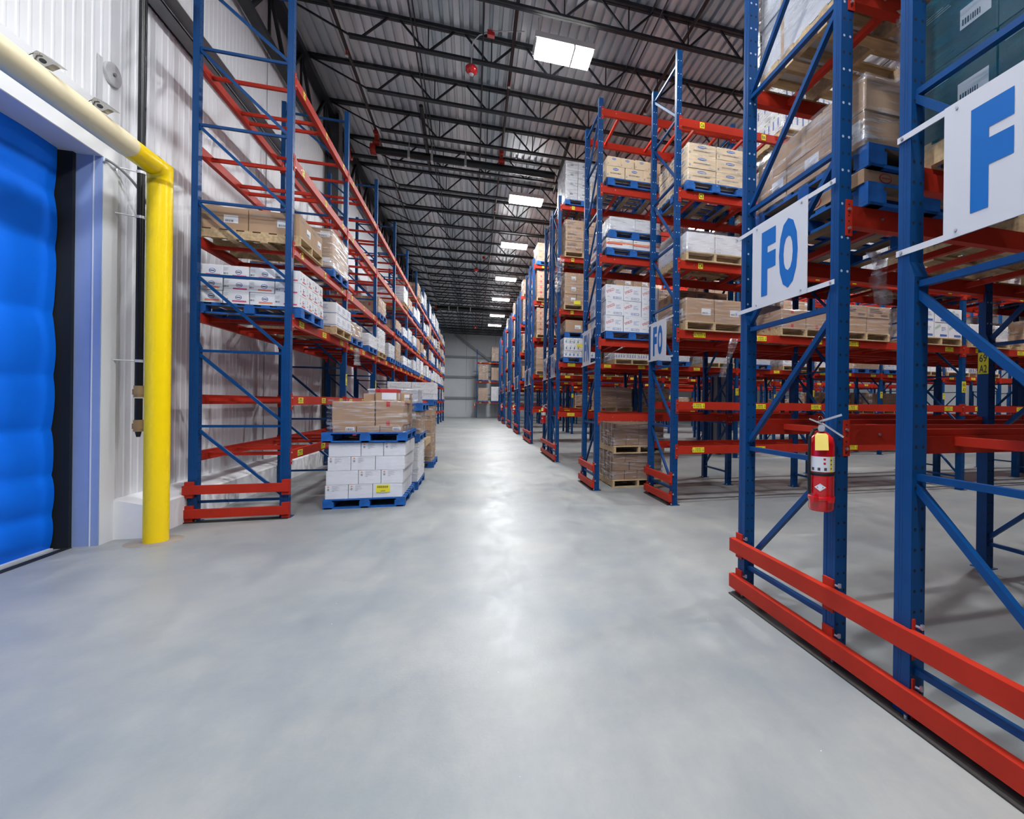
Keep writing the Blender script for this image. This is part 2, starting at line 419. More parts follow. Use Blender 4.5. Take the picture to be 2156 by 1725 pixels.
for i,(x,y) in enumerate(spots+spots_r):
    o=F0 if i==0 else copy_tree(F0)
    o.location=(x,y,8.42 if i else 8.46); o['group']='high bay lights'
    if i<len(spots): o['label']='glowing rectangular high bay light above the centre aisle, %s from the camera'%ORD[i]
    else: o['label']='glowing rectangular high bay light hung above the side aisles and foreground'
    ld=bpy.data.lights.new('lamp','AREA'); ld.shape='RECTANGLE'; ld.size=.9; ld.size_y=.22
    ld.energy=190 if i<len(spots) else 160; ld.color=(.97,.985,1)
    if (x,y) in ((1.2,3.4),): ld.energy=130
    if (x,y)==(-2.0,1.2): ld.energy=145
    lo=bpy.data.objects.new('lamp',ld); COL.objects.link(lo); lo.parent=o; lo.location=(0,0,-.03)

# ------------------------------------------------------------------ racks
PW=.086   # post width along the beam
PD=.070   # post depth along the frame
DEP=1.10
BZ=[.245,1.205,2.165,3.13,4.06,5.03,6.0,6.85]
_c={}
def post_mesh(depth_dir, H, near, lit):
    """post at origin; depth_dir +1: post at the front, its flange opens to the back"""
    k=('post',depth_dir,H,near,lit)
    if k in _c: return _c[k]
    b=MB(); w=PW/2
    b.box(-w,0,.01,w,PD*depth_dir,H,'blue')
    # lower reinforcement, sloped cut on top
    y0=PD*depth_dir; y1=(PD+.030)*depth_dir
    b.box(-w-.002,y0,.01,w+.002,y1,2.2,'blue'); 
    vs=[(-w-.002,y0,2.2),(w+.002,y0,2.2),(w+.002,y1,2.2),(-w-.002,y1,2.2),(-w-.002,y0,2.28),(w+.002,y0,2.28)]
    b.add(vs,[(0,1,5,4),(2,3,4,5),(1,2,5),(3,0,4)],'blue')
    if near:
        # pressed groove lines on the side walls
        for sx in (-1,1):
            for yy in (.38,.62):
                b.box(sx*w,PD*depth_dir*yy-.0015,.02,sx*(w+.0012),PD*depth_dir*yy+.0015,H,'blue_dark')
    nh=int((H-.15)/.102)
    for i in range(nh):
        z=.13+i*.102
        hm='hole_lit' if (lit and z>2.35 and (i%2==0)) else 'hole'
        for sx in (-.022,.022):
            yo=-.0008*depth_dir
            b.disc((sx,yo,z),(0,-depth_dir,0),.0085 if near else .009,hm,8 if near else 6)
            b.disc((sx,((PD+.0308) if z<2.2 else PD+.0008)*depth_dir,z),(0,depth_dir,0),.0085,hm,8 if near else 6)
    m=b.mesh('post'); _c[k]=m; return m
def foot_mesh():
    if 'foot' not in _c:
        b=MB(); b.box(-.075,-.035,0,.075,.125,.008,'blue_dark')
        b.cyl((-.055,0,.008),(-.055,0,.03),.01,'bolt',6); b.cyl((.055,.09,.008),(.055,.09,.03),.01,'bolt',6); _c['foot']=b.mesh('foot_plate')
    return _c['foot']
def brace_mesh(kind,i):
    k=('br',kind,i)
    if k not in _c:
        b=MB(); z=BZ[i]; yf,yb=PD-.01,DEP-PD+.01
        if kind=='h': b.bar((0,yf,z),(0,yb,z),.032,.032,'blue')
        else: b.bar((0,yb,z-.02),(0,yf,BZ[i-1]+.03),.032,.036,'blue')
        _c[k]=b.mesh('brace')
    return _c[k]
def far_frame_mesh(H,holes):
    k=('ff',H,holes)
    if k not in _c:
        b=MB(); w=PW/2
        for y0,y1 in ((0,PD),(DEP-PD,DEP)):
            b.box(-w,y0,0,w,y1,H,'blue')
        b.box(-w,PD,0,w,PD+.05,2.2,'blue'); b.box(-w,DEP-PD-.05,0,w,DEP-PD,2.2,'blue')
        for yc in (.04,DEP-.04): b.box(-.075,yc-.075,0,.075,yc+.075,.008,'blue_dark')
        for i,z in enumerate(BZ):
            if z<H:
                b.bar((0,PD,z),(0,DEP-PD,z),.03,.03,'blue')
                if i: b.bar((0,DEP-PD,z-.02),(0,PD,BZ[i-1]+.03),.03,.034,'blue')
        if holes:
            for i in range(int(H/.102)):
                z=.13+i*.102
                for sx in (-.022,.022):
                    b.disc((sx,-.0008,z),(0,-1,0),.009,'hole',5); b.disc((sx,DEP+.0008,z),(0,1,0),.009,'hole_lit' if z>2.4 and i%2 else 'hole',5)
        _c[k]=b.mesh('upright_frame')
    return _c[k]
def beam_mesh(L,near):
    k=('beam',round(L,3),near)
    if k not in _c:
        b=MB(); h=.125; w=PW/2
        b.box(w,-.0,-h,L-w,.045,0,'red'); b.box(w,.045,-h,L-w,.06,-.035,'red')   # stepped ledge inside
        for x,s in ((w,1),(L-w,-1)):
            b.box(x,-.008,-.19,x+.006*s,.05,.03,'red'); b.box(x-.042*s,-.006,-.19,x+.004*s,-.001,.03,'red')
            if near:
                for i in range(6): b.disc((x-.02*s,-.0068,-.17+i*.034),(0,-1,0),.006,'hole',8)
                for z in (-.145,-.03): b.cyl((x-.02*s,-.006,z),(x-.02*s,-.02,z),.009,'bolt',8)
        if near:
            for x in (.28,L-.28): b.cyl((x,-.0,-.06),(x,-.008,-.06),.008,'bolt',8)
        _c[k]=b.mesh('beam')
    return _c[k]
def crossbar_mesh():
    if 'cb' not in _c:
        b=MB(); b.box(-.02,.045,-.085,.02,DEP-.045,-.04,'red'); _c['cb']=b.mesh('cross_bar')
    return _c['cb']
def tag_mesh(t):
    """yellow location label, front faces -y, origin at centre"""
    k=('tag',t)
    if k not in _c:
        b=MB()
        if len(t)==2 and t!='--':
            b.box(-.04,-.003,-.045,.04,0,.045,'yellow_tag'); b.text(t,(-.031,-.0042,-.03),(1,0,0),(0,0,1),'ink',.062,.06,.02)
        elif '/' in t:
            a,c=t.split('/'); b.box(-.05,-.003,-.105,.05,0,.105,'yellow_tag')
            b.text(a,(-.036,-.0042,.012),(1,0,0),(0,0,1),'ink',.072,.075,.012); b.text(c,(-.036,-.0042,-.092),(1,0,0),(0,0,1),'ink',.072,.075,.012)
        else:
            b.box(-.10,-.003,-.04,.10,0,.04,'yellow_tag')
            for sx in (-1,1):
                b.box(sx*.082-.003,-.0042,-.012,sx*.082+.003,-.0035,.028,'ink')
                b.add([(sx*.082-.010,-.0042,-.010),(sx*.082+.010,-.0042,-.010),(sx*.082,-.0042,-.028)],[(0,2,1)],'ink')
            for i in range(9): b.box(-.05+i*.011,-.0042,.008,-.05+i*.011+(.004 if i%3 else .007),-.0035,.028,'ink')
            for i,x in enumerate((-.058,-.036,-.012,.010,.036)):
                b.box(x,-.0042,-.026,x+.016,-.0035,-.021,'ink'); b.box(x,-.0042,-.006,x+.016,-.0035,-.001,'ink')
                b.box(x+(.012 if i%2 else 0),-.0042,-.024,x+(.016 if i%2 else .004),-.0035,-.003,'ink')
        _c[k]=b.mesh('location_label')
    return _c[k]

class Row: pass
ROWS={}
def rack(key,desc,label,x,y,rot,pitch,nb,levels,near=0,cross=(.3,1.1,1.45,2.3),sx=1,H=7.03,labels=None,post_tags=None,far=False,lit=False,group=None,lowonly=None):
    """front face of the rack at local y=0, bays along local +x*sx"""
    r=Row(); r.x,r.y,r.rot,r.pitch,r.nb,r.levels,r.sx,r.desc=x,y,rot,pitch,nb,levels,sx,desc
    root=empty('pallet_rack',label,'rack',(x,y,0),rot,group); r.root=root; ROWS[key]=r
    for i in range(nb+1):
        lx=sx*i*pitch
        if i<near:
            fr=put('upright_frame',post_mesh(1,H,i<1,lit),root,(lx,0,0))
            # the back post is the same post turned round, as a sub-part
            bp=put('back_post',post_mesh(-1,H,i<1,lit),fr,(0,DEP,0))
            f1=put('foot_plate',foot_mesh(),fr); f2=put('foot_plate',foot_mesh(),fr,(0,DEP,0),math.pi)
            for q in range(len(BZ)):
                put('horizontal_brace',brace_mesh('h',q),fr)
                if q: put('diagonal_brace',brace_mesh('d',q),fr)
        else:
            fr=put('upright_frame',far_frame_mesh(H,not far),root,(lx,0,0))
        if post_tags and i in post_tags:
            t=put('post_label',tag_mesh(post_tags[i][0]),fr,(0,-.002,post_tags[i][1])); t['label']='yellow post label with black characters'
    nbeam=0; ncb=0; rest=MB(); restb=MB()
    for i in range(nb):
        x0=min(sx*i*pitch,sx*(i+1)*pitch)
        for li,z in enumerate(levels):
            for side in (0,1):
                bm_=beam_mesh(pitch,near>0 and i<2)
                if nbeam<98:
                    bo=put('beam',bm_,root,(x0,0 if side==0 else DEP,z),0 if side==0 else 0)
                    if side: bo.location=(x0+pitch,DEP,z); bo.rotation_euler=(0,0,math.pi)
                    if side==0 and labels and (i<(6 if not far else 3)):
                        for q,t in enumerate(labels(i,li)):
                            if t:
                                lo=put('location_label',tag_mesh(t),bo,((.38,1.45,2.5)[q]*pitch/2.86,-.001,-.062))
                    nbeam+=1
                else:
                    me=bm_; n0=len(restb.v)
                    for v in me.vertices:
                        cx,cy=(x0+v.co.x,v.co.y) if side==0 else (x0+pitch-v.co.x,DEP-v.co.y)
                        restb.v.append((cx,cy,z+v.co.z))
                    for p in me.polygons: restb.f.append(tuple(a+n0 for a in p.vertices)); restb.m.append('red'); restb.s.append(False)
            for cx in cross:
                px=x0+cx*pitch/2.66
                if ncb<98: put('cross_bar',crossbar_mesh(),root,(px,0,z)); ncb+=1
                else: rest.box(px-.02,.045,z-.085,px+.02,DEP-.045,z-.04,'red')
    if rest.f: o=rest.build('cross_bar',root); o['kind']='stuff'
    if restb.f: o=restb.build('beam',root); o['kind']='stuff'
    return r

def lab_loc(i,li,names=None):
    return None
LV_L=[.88,1.61,2.67,3.64,4.80,5.89]
def labs_left(i,li): return ('--',)*3 if li<3 else (('C%d'%(li+1),'B%d'%(li+1),'A%d'%(li+1)))
rack('left','left wall rack','long blue and red pallet rack standing along the white left wall',-2.33,7.31,math.pi/2,2.86,12,LV_L,near=2,
     cross=(.3,1.05,1.3,2.3),labels=labs_left,post_tags={i:('%d/A3'%(100-2*i),1.95) for i in range(1,9)})
def labs_fom(i,li): return ('--',)*3 if li<3 else ('C%d'%(li+1),'B%d'%(li+1),'A%d'%(li+1))
LV_M=[.91,1.60,2.71,3.79,4.88,5.99]; LV_N=[1.37,2.72,4.22,5.47,6.85]; LV_3=[1.32,2.64,4.03,5.43,6.81]
rack('FO','nearest FO rack','blue and red pallet rack nearest the camera, with FO sign and fire extinguisher',2.15,3.49,math.pi,2.64,4,[1.44,2.78,4.15,5.47,6.85],near=2,sx=-1,lit=True)
for q_,c_ in enumerate([o for o in ROWS['FO'].root.children if o.name.startswith('upright_frame')]):
    if q_ in (1,2): t=put('post_label',tag_mesh('69/A2' if q_==1 else '67/A2'),c_,(PW/2+.003,.052,1.99),math.pi/2); t['label']='yellow post label with black characters'
rack('F','right edge rack','blue and red pallet rack at the right edge, behind the big F sign',2.125,.845,0,2.64,3,[1.44,2.78,4.15,5.47,6.85],near=1)
rack('FOm','second FO rack','blue and red pallet rack across the side aisle, with the small FO sign',2.99,6.80,0,2.95,5,LV_M,near=2,labels=labs_fom,lit=True,
     post_tags={i:('%d/A3'%(68-2*i+2),1.95) for i in range(1,5)})
rack('FN','FN rack','blue and red pallet rack with the FN sign and cartons of printed white boxes',2.13,9.38,math.pi,2.66,6,LV_N,near=2,sx=-1,lit=True)
def labs_3(i,li): return ('--',)*3 if li<2 else ('A%d'%(li+1),)*3
FAR=[(12.5,2.13),(18.25,2.13),(23.9,2.16),(29.7,2.18),(35.4,2.16),(41.2,2.16)]
for q,(y,x) in enumerate(FAR):
    nb=7 if q<3 else (5 if q<4 else 3)
    rack('n%d'%q,'%s block near row'%ORD[q+2],'%s double rack block down the aisle counted from the camera, its near row'%ORD[q+2],x,y,0,2.66,nb,LV_3,near=1 if q==0 else 0,
         cross=(.3,1.1,1.45,2.3) if q<2 else (.6,2.0),labels=labs_3,far=q>1,post_tags={i:('%d/C3'%(30+4*i+q),1.95) for i in range(1,6)} if q<3 else None,group='double rack blocks down the aisle')
    rack('b%d'%q,'%s block rear row'%ORD[q+2],'%s double rack block down the aisle counted from the camera, its rear row'%ORD[q+2],x,y+2.55,math.pi,2.66,nb,LV_3,near=0,sx=-1,
         cross=(.3,1.1,1.45,2.3) if q<1 else (.6,2.0),far=q>0,group='double rack blocks down the aisle')
rack('end','end wall rack','blue and red pallet rack standing against the grey end wall',.3,50.1,0,2.5,3,[1.58,3.68,5.62],near=0,cross=(.6,1.9),far=True,H=6.9,labels=lambda i,l:('--',)*3)

# end guards: red rails low on the rack ends
def guard(x,y0,y1,posts,label):
    r=empty('end_guard',label,'guard rail',(x,0,0),group='red rack end guards')
    for z0,z1 in ((.055,.16),(.35,.455)):
        b=MB(); b.box(-.045,y0,z0,0,y1,z1,'red'); b.build('rail',r)
        b=MB()
        for p in posts: b.box(-.006,p-.045,z0-.045,.008,p+.045,z1+.05,'red')
        b.build('clamp_plate',r)
    b=MB()
    for p in posts:
        for z in (.12,.42): b.cyl((.01,p-.03,z+.05),(.02,p-.075,z+.05),.008,'bolt',8); b.box(.01,p-.08,z+.045,.025,p-.068,z+.07,'bolt')
    b.build('wing_bolt',r)
    b=MB(); b.box(-.06,y0+.02,.001,.07,y1-.02,.010,'rail_shadow'); b.build('shadow_strip',r)  # thin dark strip on the floor, painted shadow under the rails
    return r
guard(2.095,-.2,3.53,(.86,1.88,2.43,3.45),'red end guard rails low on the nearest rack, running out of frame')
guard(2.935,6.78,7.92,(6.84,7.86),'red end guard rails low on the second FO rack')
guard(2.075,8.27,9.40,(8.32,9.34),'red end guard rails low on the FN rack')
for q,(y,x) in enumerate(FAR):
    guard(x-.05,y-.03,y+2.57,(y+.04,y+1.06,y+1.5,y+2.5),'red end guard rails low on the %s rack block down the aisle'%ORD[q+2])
# left rack end guard, faces the camera
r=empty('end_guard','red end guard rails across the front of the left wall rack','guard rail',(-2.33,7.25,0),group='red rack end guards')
for z0,z1 in ((.055,.165),(.355,.465)):
    b=MB(); b.box(-1.13,-.05,z0,.02,-.0,z1,'red'); b.build('rail',r)
    for x in (-1.07,-.02):
        b=MB(); b.box(x-.045,-.03,z0-.045,x+.045,.01,z1+.045,'red'); b.cyl((x,.01,z0),(x,-.06,z0),.01,'bolt',8) if False else None; b.build('clamp_plate',r)
b=MB(); b.box(-1.13,-.06,.001,.02,.05,.01,'rubber'); b.build('shadow_strip',r)  # black floor strip standing in for the shadow below these rails

# aisle signs
def sign(x,y0,y1,z0,z1,txt,label,strips,single=None):
    """plate facing the aisle (-X); y1>y0; reads from far (y1) to near (y0)"""
    r=empty('aisle_sign',label,'sign',(x,0,0))
    b=MB(); b.box(-.004,y0,z0,0,y1,z1,'sign_white')
    for yy in (y0+.06,y1-.06):
        for zz in (z0+.03,z1-.03): b.cyl((-.004,yy,zz),(-.008,yy,zz),.007,'bolt',8)
    b.build('plate',r)
    for z in (z1-.03,z0):
        b=MB(); b.box(0,strips[0],z,.004,strips[1],z+.03,'sign_white'); b.cyl((0,strips[1]-.03,z+.015),(-.006,strips[1]-.03,z+.015),.008,'bolt',8); b.cyl((0,strips[0]+.03,z+.015),(-.006,strips[0]+.03,z+.015),.008,'bolt',8); b.build('mounting_strip',r)
    W=y1-y0; b=MB()
    for i,ch in enumerate(txt): b.text(ch,(-.0055,y1-.125-i*.215,z0+.08),(0,-1,0),(0,0,1),'sign_blue',.175 if i==0 else .205,(z1-z0)-.16,.055)
    b.build('lettering',r)
    return r
sign(2.075,2.63,3.27,2.29,2.93,'FO','large white sign with blue FO letters on the nearest FO rack',(2.39,3.53))
sign(2.075,1.03,1.69,2.32,2.93,'FP','large white sign with blue F letter at the right edge of the picture',(.8,1.95))
sign(2.93,7.06,7.76,2.29,2.94,'FO','white sign with blue FO letters on the second FO rack, farther away',(6.8,7.92))
sign(2.07,8.62,9.28,2.28,2.95,'FN','white sign with blue FN letters on the FN rack',(8.27,9.4))
for q,(y,x) in enumerate(FAR):
    a,c='NMLKJHG'[q],'MLKJHGE'[q]
    sign(x-.06,y+.25,y+.85,2.25,2.9,'F'+a,'white aisle sign on the near row of the %s rack block'%ORD[q+2],(y,y+1.1))
    sign(x-.06,y+1.75,y+2.35,2.25,2.9,'F'+c,'white aisle sign on the rear row of the %s rack block'%ORD[q+2],(y+1.45,y+2.55))

# building columns in the flue
for i,(x,y) in enumerate([(7.6,13.85),(15.0,8.05),(7.6,25.1)]):
    b=MB(); b.box(x-.15,y-.15,0,x+.15,y+.15,9.1,'girt_grey')
    struct('trim_%d'%(10+i),b)
# end wall girts and brace
for i,z in enumerate((1.9,4.1,6.2,8.75)):
    b=MB(); b.box(XW,YF-.2,z,XR,YF-.01,z+(.22 if i<3 else .45),'girt_grey'); struct('trim_%d'%(14+i),b)
b=MB(); b.bar((-2.0,YF-.35,8.7),(2.2,YF-.35,5.6),.2,.22,'girt_grey'); tag(b.build('diagonal_brace'),'grey steel brace slanting across the end wall','brace')

# ------------------------------------------------------------------ pallets and loads
def pallet_geo(kind,w,d,part):
    """returns MB of a part"""
    b=MB(); H=.14
    if kind=='blue':
        m='pallet_blue'
        if part in('deck','all'):
            n=7
            for i in range(n):
                y=-d/2+.05+(d-.10)*i/(n-1); b.box(-w/2,y-.05,H-.02,w/2,y+.05,H,m)
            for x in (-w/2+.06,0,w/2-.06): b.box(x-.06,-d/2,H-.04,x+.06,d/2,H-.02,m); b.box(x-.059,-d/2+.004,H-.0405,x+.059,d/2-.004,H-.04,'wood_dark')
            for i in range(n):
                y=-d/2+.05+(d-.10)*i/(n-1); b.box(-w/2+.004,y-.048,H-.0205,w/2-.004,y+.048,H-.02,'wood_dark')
        if part=='all':
            for x in (-w/2+.07,0,w/2-.07):
                for y in (-d/2+.06,0,d/2-.06): b.box(x-.07,y-.06,.02,x+.07,y+.06,H-.04,m)
        if part in('base','all'):
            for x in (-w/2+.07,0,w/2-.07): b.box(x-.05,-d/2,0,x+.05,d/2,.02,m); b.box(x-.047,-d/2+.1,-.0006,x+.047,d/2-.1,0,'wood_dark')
            for y in (-d/2+.05,d/2-.05): b.box(-w/2,y-.05,0,w/2,y+.05,.019,m)
    else:
        m='wood'
        if part in('deck','all'):
            n=7
            for i in range(n):
                y=-d/2+.045+(d-.09)*i/(n-1); b.box(-w/2,y-.045,H-.018,w/2,y+.045,H,m)
        if part=='all':
            for x in (-w/2+.02,0,w/2-.02): b.box(x-.02,-d/2,.018,x+.02,d/2,H-.018,'wood')
        if part in('base','all'):
            for y in (-d/2+.045,-.3*d/2,.3*d/2,d/2-.045): b.box(-w/2,y-.045,0,w/2,y+.045,.018,m)
    return b
def pallet(kind,loc,rz,label,w=1.0,d=1.2,near=False,group=None):
    if near:
        r=empty('pallet',label,'pallet',loc,rz,group)
        for part,nm in (('deck','top_deck'),('base','bottom_deck')):
            k=('pal',kind,w,d,part)
            if k not in _c: _c[k]=pallet_geo(kind,w,d,part).mesh(nm)
            put(nm,_c[k],r)
        if kind=='blue':
            k=('pblock',)
            if k not in _c: b=MB(); b.box(-.07,-.06,.02,.07,.06,.10,'pallet_blue'); _c[k]=b.mesh('block')
            for x in (-w/2+.07,0,w/2-.07):
                for y in (-d/2+.06,0,d/2-.06): put('block',_c[k],r,(x,y,0))
        else:
            k=('pstr',d)
            if k not in _c: b=MB(); b.box(-.02,-d/2,.018,.02,d/2,.122,'wood'); _c[k]=b.mesh('stringer')
            for x in (-w/2+.02,0,w/2-.02): put('stringer',_c[k],r,(x,0,0))
        return r
    k=('pal',kind,w,d,'all')
    if k not in _c: _c[k]=pallet_geo(kind,w,d,'all').mesh('pallet')
    return tag(put('pallet',_c[k],None,loc,rz),label,'pallet',group or 'pallets in the racks')

# carton faces. draw(side, P) with P.rect / P.text in side coordinates
class Pen:
    def __init__(s,b,o,u,W,H): s.b,s.o,s.u,s.W,s.H=b,Vector(o),Vector(u),W,H; s.nn=s.u.cross(Vector((0,0,1))); s.e=.0016
    def pt(s,x,z,k=1): return s.o+s.u*x+Vector((0,0,z))+s.nn*s.e*k
    def rect(s,x0,z0,x1,z1,m,k=1): s.b.add([s.pt(x0,z0,k),s.pt(x1,z0,k),s.pt(x1,z1,k),s.pt(x0,z1,k)],[(0,1,2,3)],m)
    def text(s,t,x,z,w,h,m,rot=0,k=2,bold=.01):
        u=s.u*math.cos(rot)+Vector((0,0,1))*math.sin(rot); v=Vector((0,0,1))*math.cos(rot)-s.u*math.sin(rot)
        s.b.text(t,s.pt(x,z,k),u,v,m,w,h,bold)
    def ell(s,x,z,rx,rz,m,k=1,n=14): s.b.add([s.pt(x+rx*math.cos(2*math.pi*i/n),z+rz*math.sin(2*math.pi*i/n),k) for i in range(n)],[tuple(range(n))],m)
    def lines(s,x,z,w,n,m,dz=.012,t=.004,rs=random.Random(3)):
        for i in range(n): s.rect(x,z-i*dz,x+w*rs.uniform(.5,1),z-i*dz+t,m)
    def bars(s,x,z,w,h,m,rs=random.Random(5)):
        q=x
        while q<x+w: t=rs.uniform(.003,.009); s.rect(q,z,min(q+t,x+w),z+h,m,2); q+=t+rs.uniform(.004,.007)
def st_kraft(P,side):
    P.rect(P.W*.5-.02 if side%2 else 0,0,P.W*.5+.02 if side%2 else .001,P.H,'tape') if side%2 else None
    P.lines(P.W*.08,P.H*.85,P.W*.3,2,'ink_grey',.014,.005)
def st_kraft_lab(P,side):
    P.rect(P.W*.55,P.H*.3,P.W*.55+min(.16,P.W*.38),P.H*.3+min(.10,P.H*.55),'white'); P.bars(P.W*.58,P.H*.34,.09,.03,'ink'); P.lines(P.W*.08,P.H*.82,P.W*.35,3,'ink_grey')
def st_kraft_red(P,side):
    P.rect(P.W*.38,0,P.W*.38+.05,P.H*.2,'red_lid'); P.rect(P.W*.38,P.H*.8,P.W*.38+.05,P.H,'red_lid')
def st_floorwhite(P,side):
    if side in (0,2):
        P.b.add([P.pt(.025,P.H*.83),P.pt(.058,P.H*.83),P.pt(.041,P.H*.95)],[(0,1,2)],'ink_orange'); P.ell(.041,P.H*.68,.015,.018,'ink_grey')
        P.lines(.09,P.H*.92,.10,5,'ink_grey',.014,.004); P.rect(.09,P.H*.55,.12,P.H*.57,'ink')
        P.rect(P.W*.55,P.H*.93,P.W*.92,P.H*.945,'ink_grey')
def st_band(P,side):
    a='ink_purple' if side in(0,2) else 'ink_pink'; 
    P.rect(P.W*.36,P.H*.14,P.W*.9,P.H*.26,'ink_pink'); P.ell(P.W*.6,P.H*.5,P.W*.13,P.H*.19,'ink_blue'); P.ell(P.W*.6,P.H*.5,P.W*.10,P.H*.15,'white',2); P.rect(P.W*.52,P.H*.46,P.W*.68,P.H*.54,'ink',3)
    P.bars(.01,P.H*.28,P.W*.16,P.H*.13,'ink'); P.lines(.01,P.H*.8,P.W*.2,4,'ink_grey')
def st_band2(P,side):
    st_band(P,side); P.rect(P.W*.36,P.H*.14,P.W*.9,P.H*.22,'ink_orange',2)
def st_blue(P,side):
    P.rect(0,P.H*.08,P.W,P.H*.13,'ink_blue'); P.lines(P.W*.2,P.H*.75,P.W*.6,4,'ink_blue',.02,.006); P.bars(P.W*.1,P.H*.2,P.W*.3,P.H*.1,'ink_grey')
def st_sysco(P,side):
    w=min(.17,P.W*.45); P.text('SYSCO',P.W*.08,P.H*.42,w,w*.30,'ink_red',.42)
    P.lines(P.W*.55,P.H*.68,P.W*.32,4,'ink_blue',.02,.005); P.rect(P.W*.42,P.H*.08,P.W*.88,P.H*.22,'ink_blue'); P.rect(P.W*.44,P.H*.10,P.W*.86,P.H*.20,'white',2); P.bars(P.W*.46,P.H*.11,P.W*.38,P.H*.08,'ink_blue')
    P.text('Classic',P.W*.08,P.H*.84,P.W*.2,.022,'ink_grey')
    P.lines(P.W*.08,P.H*.22,P.W*.2,2,'ink_grey')
def st_sysco_g(P,side):
    w=min(.17,P.W*.45); P.text('SYSCO',P.W*.06,P.H*.5,w,w*.28,'ink_green',.5)
    P.lines(P.W*.5,P.H*.68,P.W*.36,4,'ink_blue',.02,.005); P.rect(P.W*.4,P.H*.08,P.W*.9,P.H*.22,'ink_blue')
def st_egg(P,side):
    P.ell(P.W*.5,P.H*.74,P.W*.16,P.H*.11,'ink_blue'); P.rect(P.W*.38,P.H*.71,P.W*.62,P.H*.77,'white_grey',2)
    if P.W>.3: P.text('EGG WHITE OMELET',P.W*.2,P.H*.34,P.W*.6,P.H*.11,'ink',0)
    P.lines(P.W*.75,P.H*.15,P.W*.18,2,'ink_grey'); P.rect(P.W*.04,P.H*.12,P.W*.10,P.H*.3,'ink_grey')
def st_logo(P,side):
    P.ell(P.W*.5,P.H*.62,P.W*.15,P.H*.10,'ink_grey'); P.rect(P.W*.38,P.H*.5,P.W*.62,P.H*.58,'ink'); P.lines(P.W*.55,P.H*.3,P.W*.3,2,'ink_grey')
def st_orange(P,side):
    P.rect(0,P.H*.45,P.W,P.H*.62,'ink_orange'); P.rect(0,P.H*.34,P.W*.6,P.H*.45,'ink_red'); P.rect(P.W*.05,P.H*.78,P.W*.12,P.H*.84,'ink_red')
def st_pattern(P,side):
    rs=random.Random(2)
    for i in range(12):
        x=P.W*(i+.3)/12.5; z=P.H*rs.uniform(.35,.7); P.text('O' if i%2 else 'C',x,z,.022,.028,'ink_grey',rs.uniform(-.8,.8))
    P.rect(P.W*.1,P.H*.12,P.W*.4,P.H*.16,'ink')
def st_redlid(P,side):
    P.rect(0,P.H*.72,P.W,P.H,'red_lid'); P.rect(P.W*.3,P.H*.15,P.W*.98,P.H*.7,'white',2); P.lines(P.W*.45,P.H*.6,P.W*.35,5,'ink_grey'); P.lines(P.W*.1,P.H*.88,P.W*.15,2,'ink_pink',.02,.006)
def st_ring(P,side):
    P.ell(P.W*.5,P.H*.5,min(.05,P.W*.2),min(.05,P.H*.35),'ink_red'); P.ell(P.W*.5,P.H*.5,min(.042,P.W*.17),min(.042,P.H*.3),'kraft',2); P.rect(P.W*.4,P.H*.47,P.W*.6,P.H*.53,'ink_red',3)
def st_print(P,side):
    P.lines(P.W*.1,P.H*.75,P.W*.6,3,'ink',.03,.014); P.bars(P.W*.6,P.H*.15,P.W*.3,P.H*.18,'ink'); P.lines(P.W*.08,P.H*.3,P.W*.3,2,'ink',.03,.012)
def st_strip(P,side):
    for i in range(4): P.rect(P.W*(.1+.22*i),P.H*.2,P.W*(.16+.22*i),P.H*.55,'ink_blue'); P.rect(P.W*(.12+.22*i),P.H*.65,P.W*(.2+.22*i),P.H*.72,'ink_green')
def st_none(P,side): pass
STY={'kraft':('kraft',st_kraft,'brown cardboard carton'),'krlab':('kraft',st_kraft_lab,'brown carton with white label'),'krred':('kraft',st_kraft_red,'brown carton with red tape patches'),
 'fwhite':('white',st_floorwhite,'white carton with corner print'),'band':('white',st_band,'white carton with pink band'),'band2':('white',st_band2,'white carton with orange band'),
 'blue':('white',st_blue,'blue striped white carton'),'sysco':('white',st_sysco,'white carton with red lettering'),'syscog':('white',st_sysco_g,'white carton with green lettering'),
 'egg':('cream',st_egg,'cream carton with blue oval'),'logo':('white_grey',st_logo,'pale grey printed carton'),'orange':('white',st_orange,'white carton with orange stripe'),
 'pattern':('white',st_pattern,'white carton with printed shapes'),'redlid':('kraft',st_redlid,'brown carton with red lid and white label'),'ring':('kraft',st_ring,'brown carton with red ring mark'),
 'print':('kraft',st_print,'brown carton with dark print'),'dark':('kraft_dark',st_kraft,'dark brown carton'),'strip':('white',st_strip,'white carton with blue marks'),
 'plain':('white',st_none,'plain white carton'),'pale':('white_grey',st_kraft,'pale grey carton'),'teal':('teal_box',st_kraft_lab,'carton under teal wrap')}
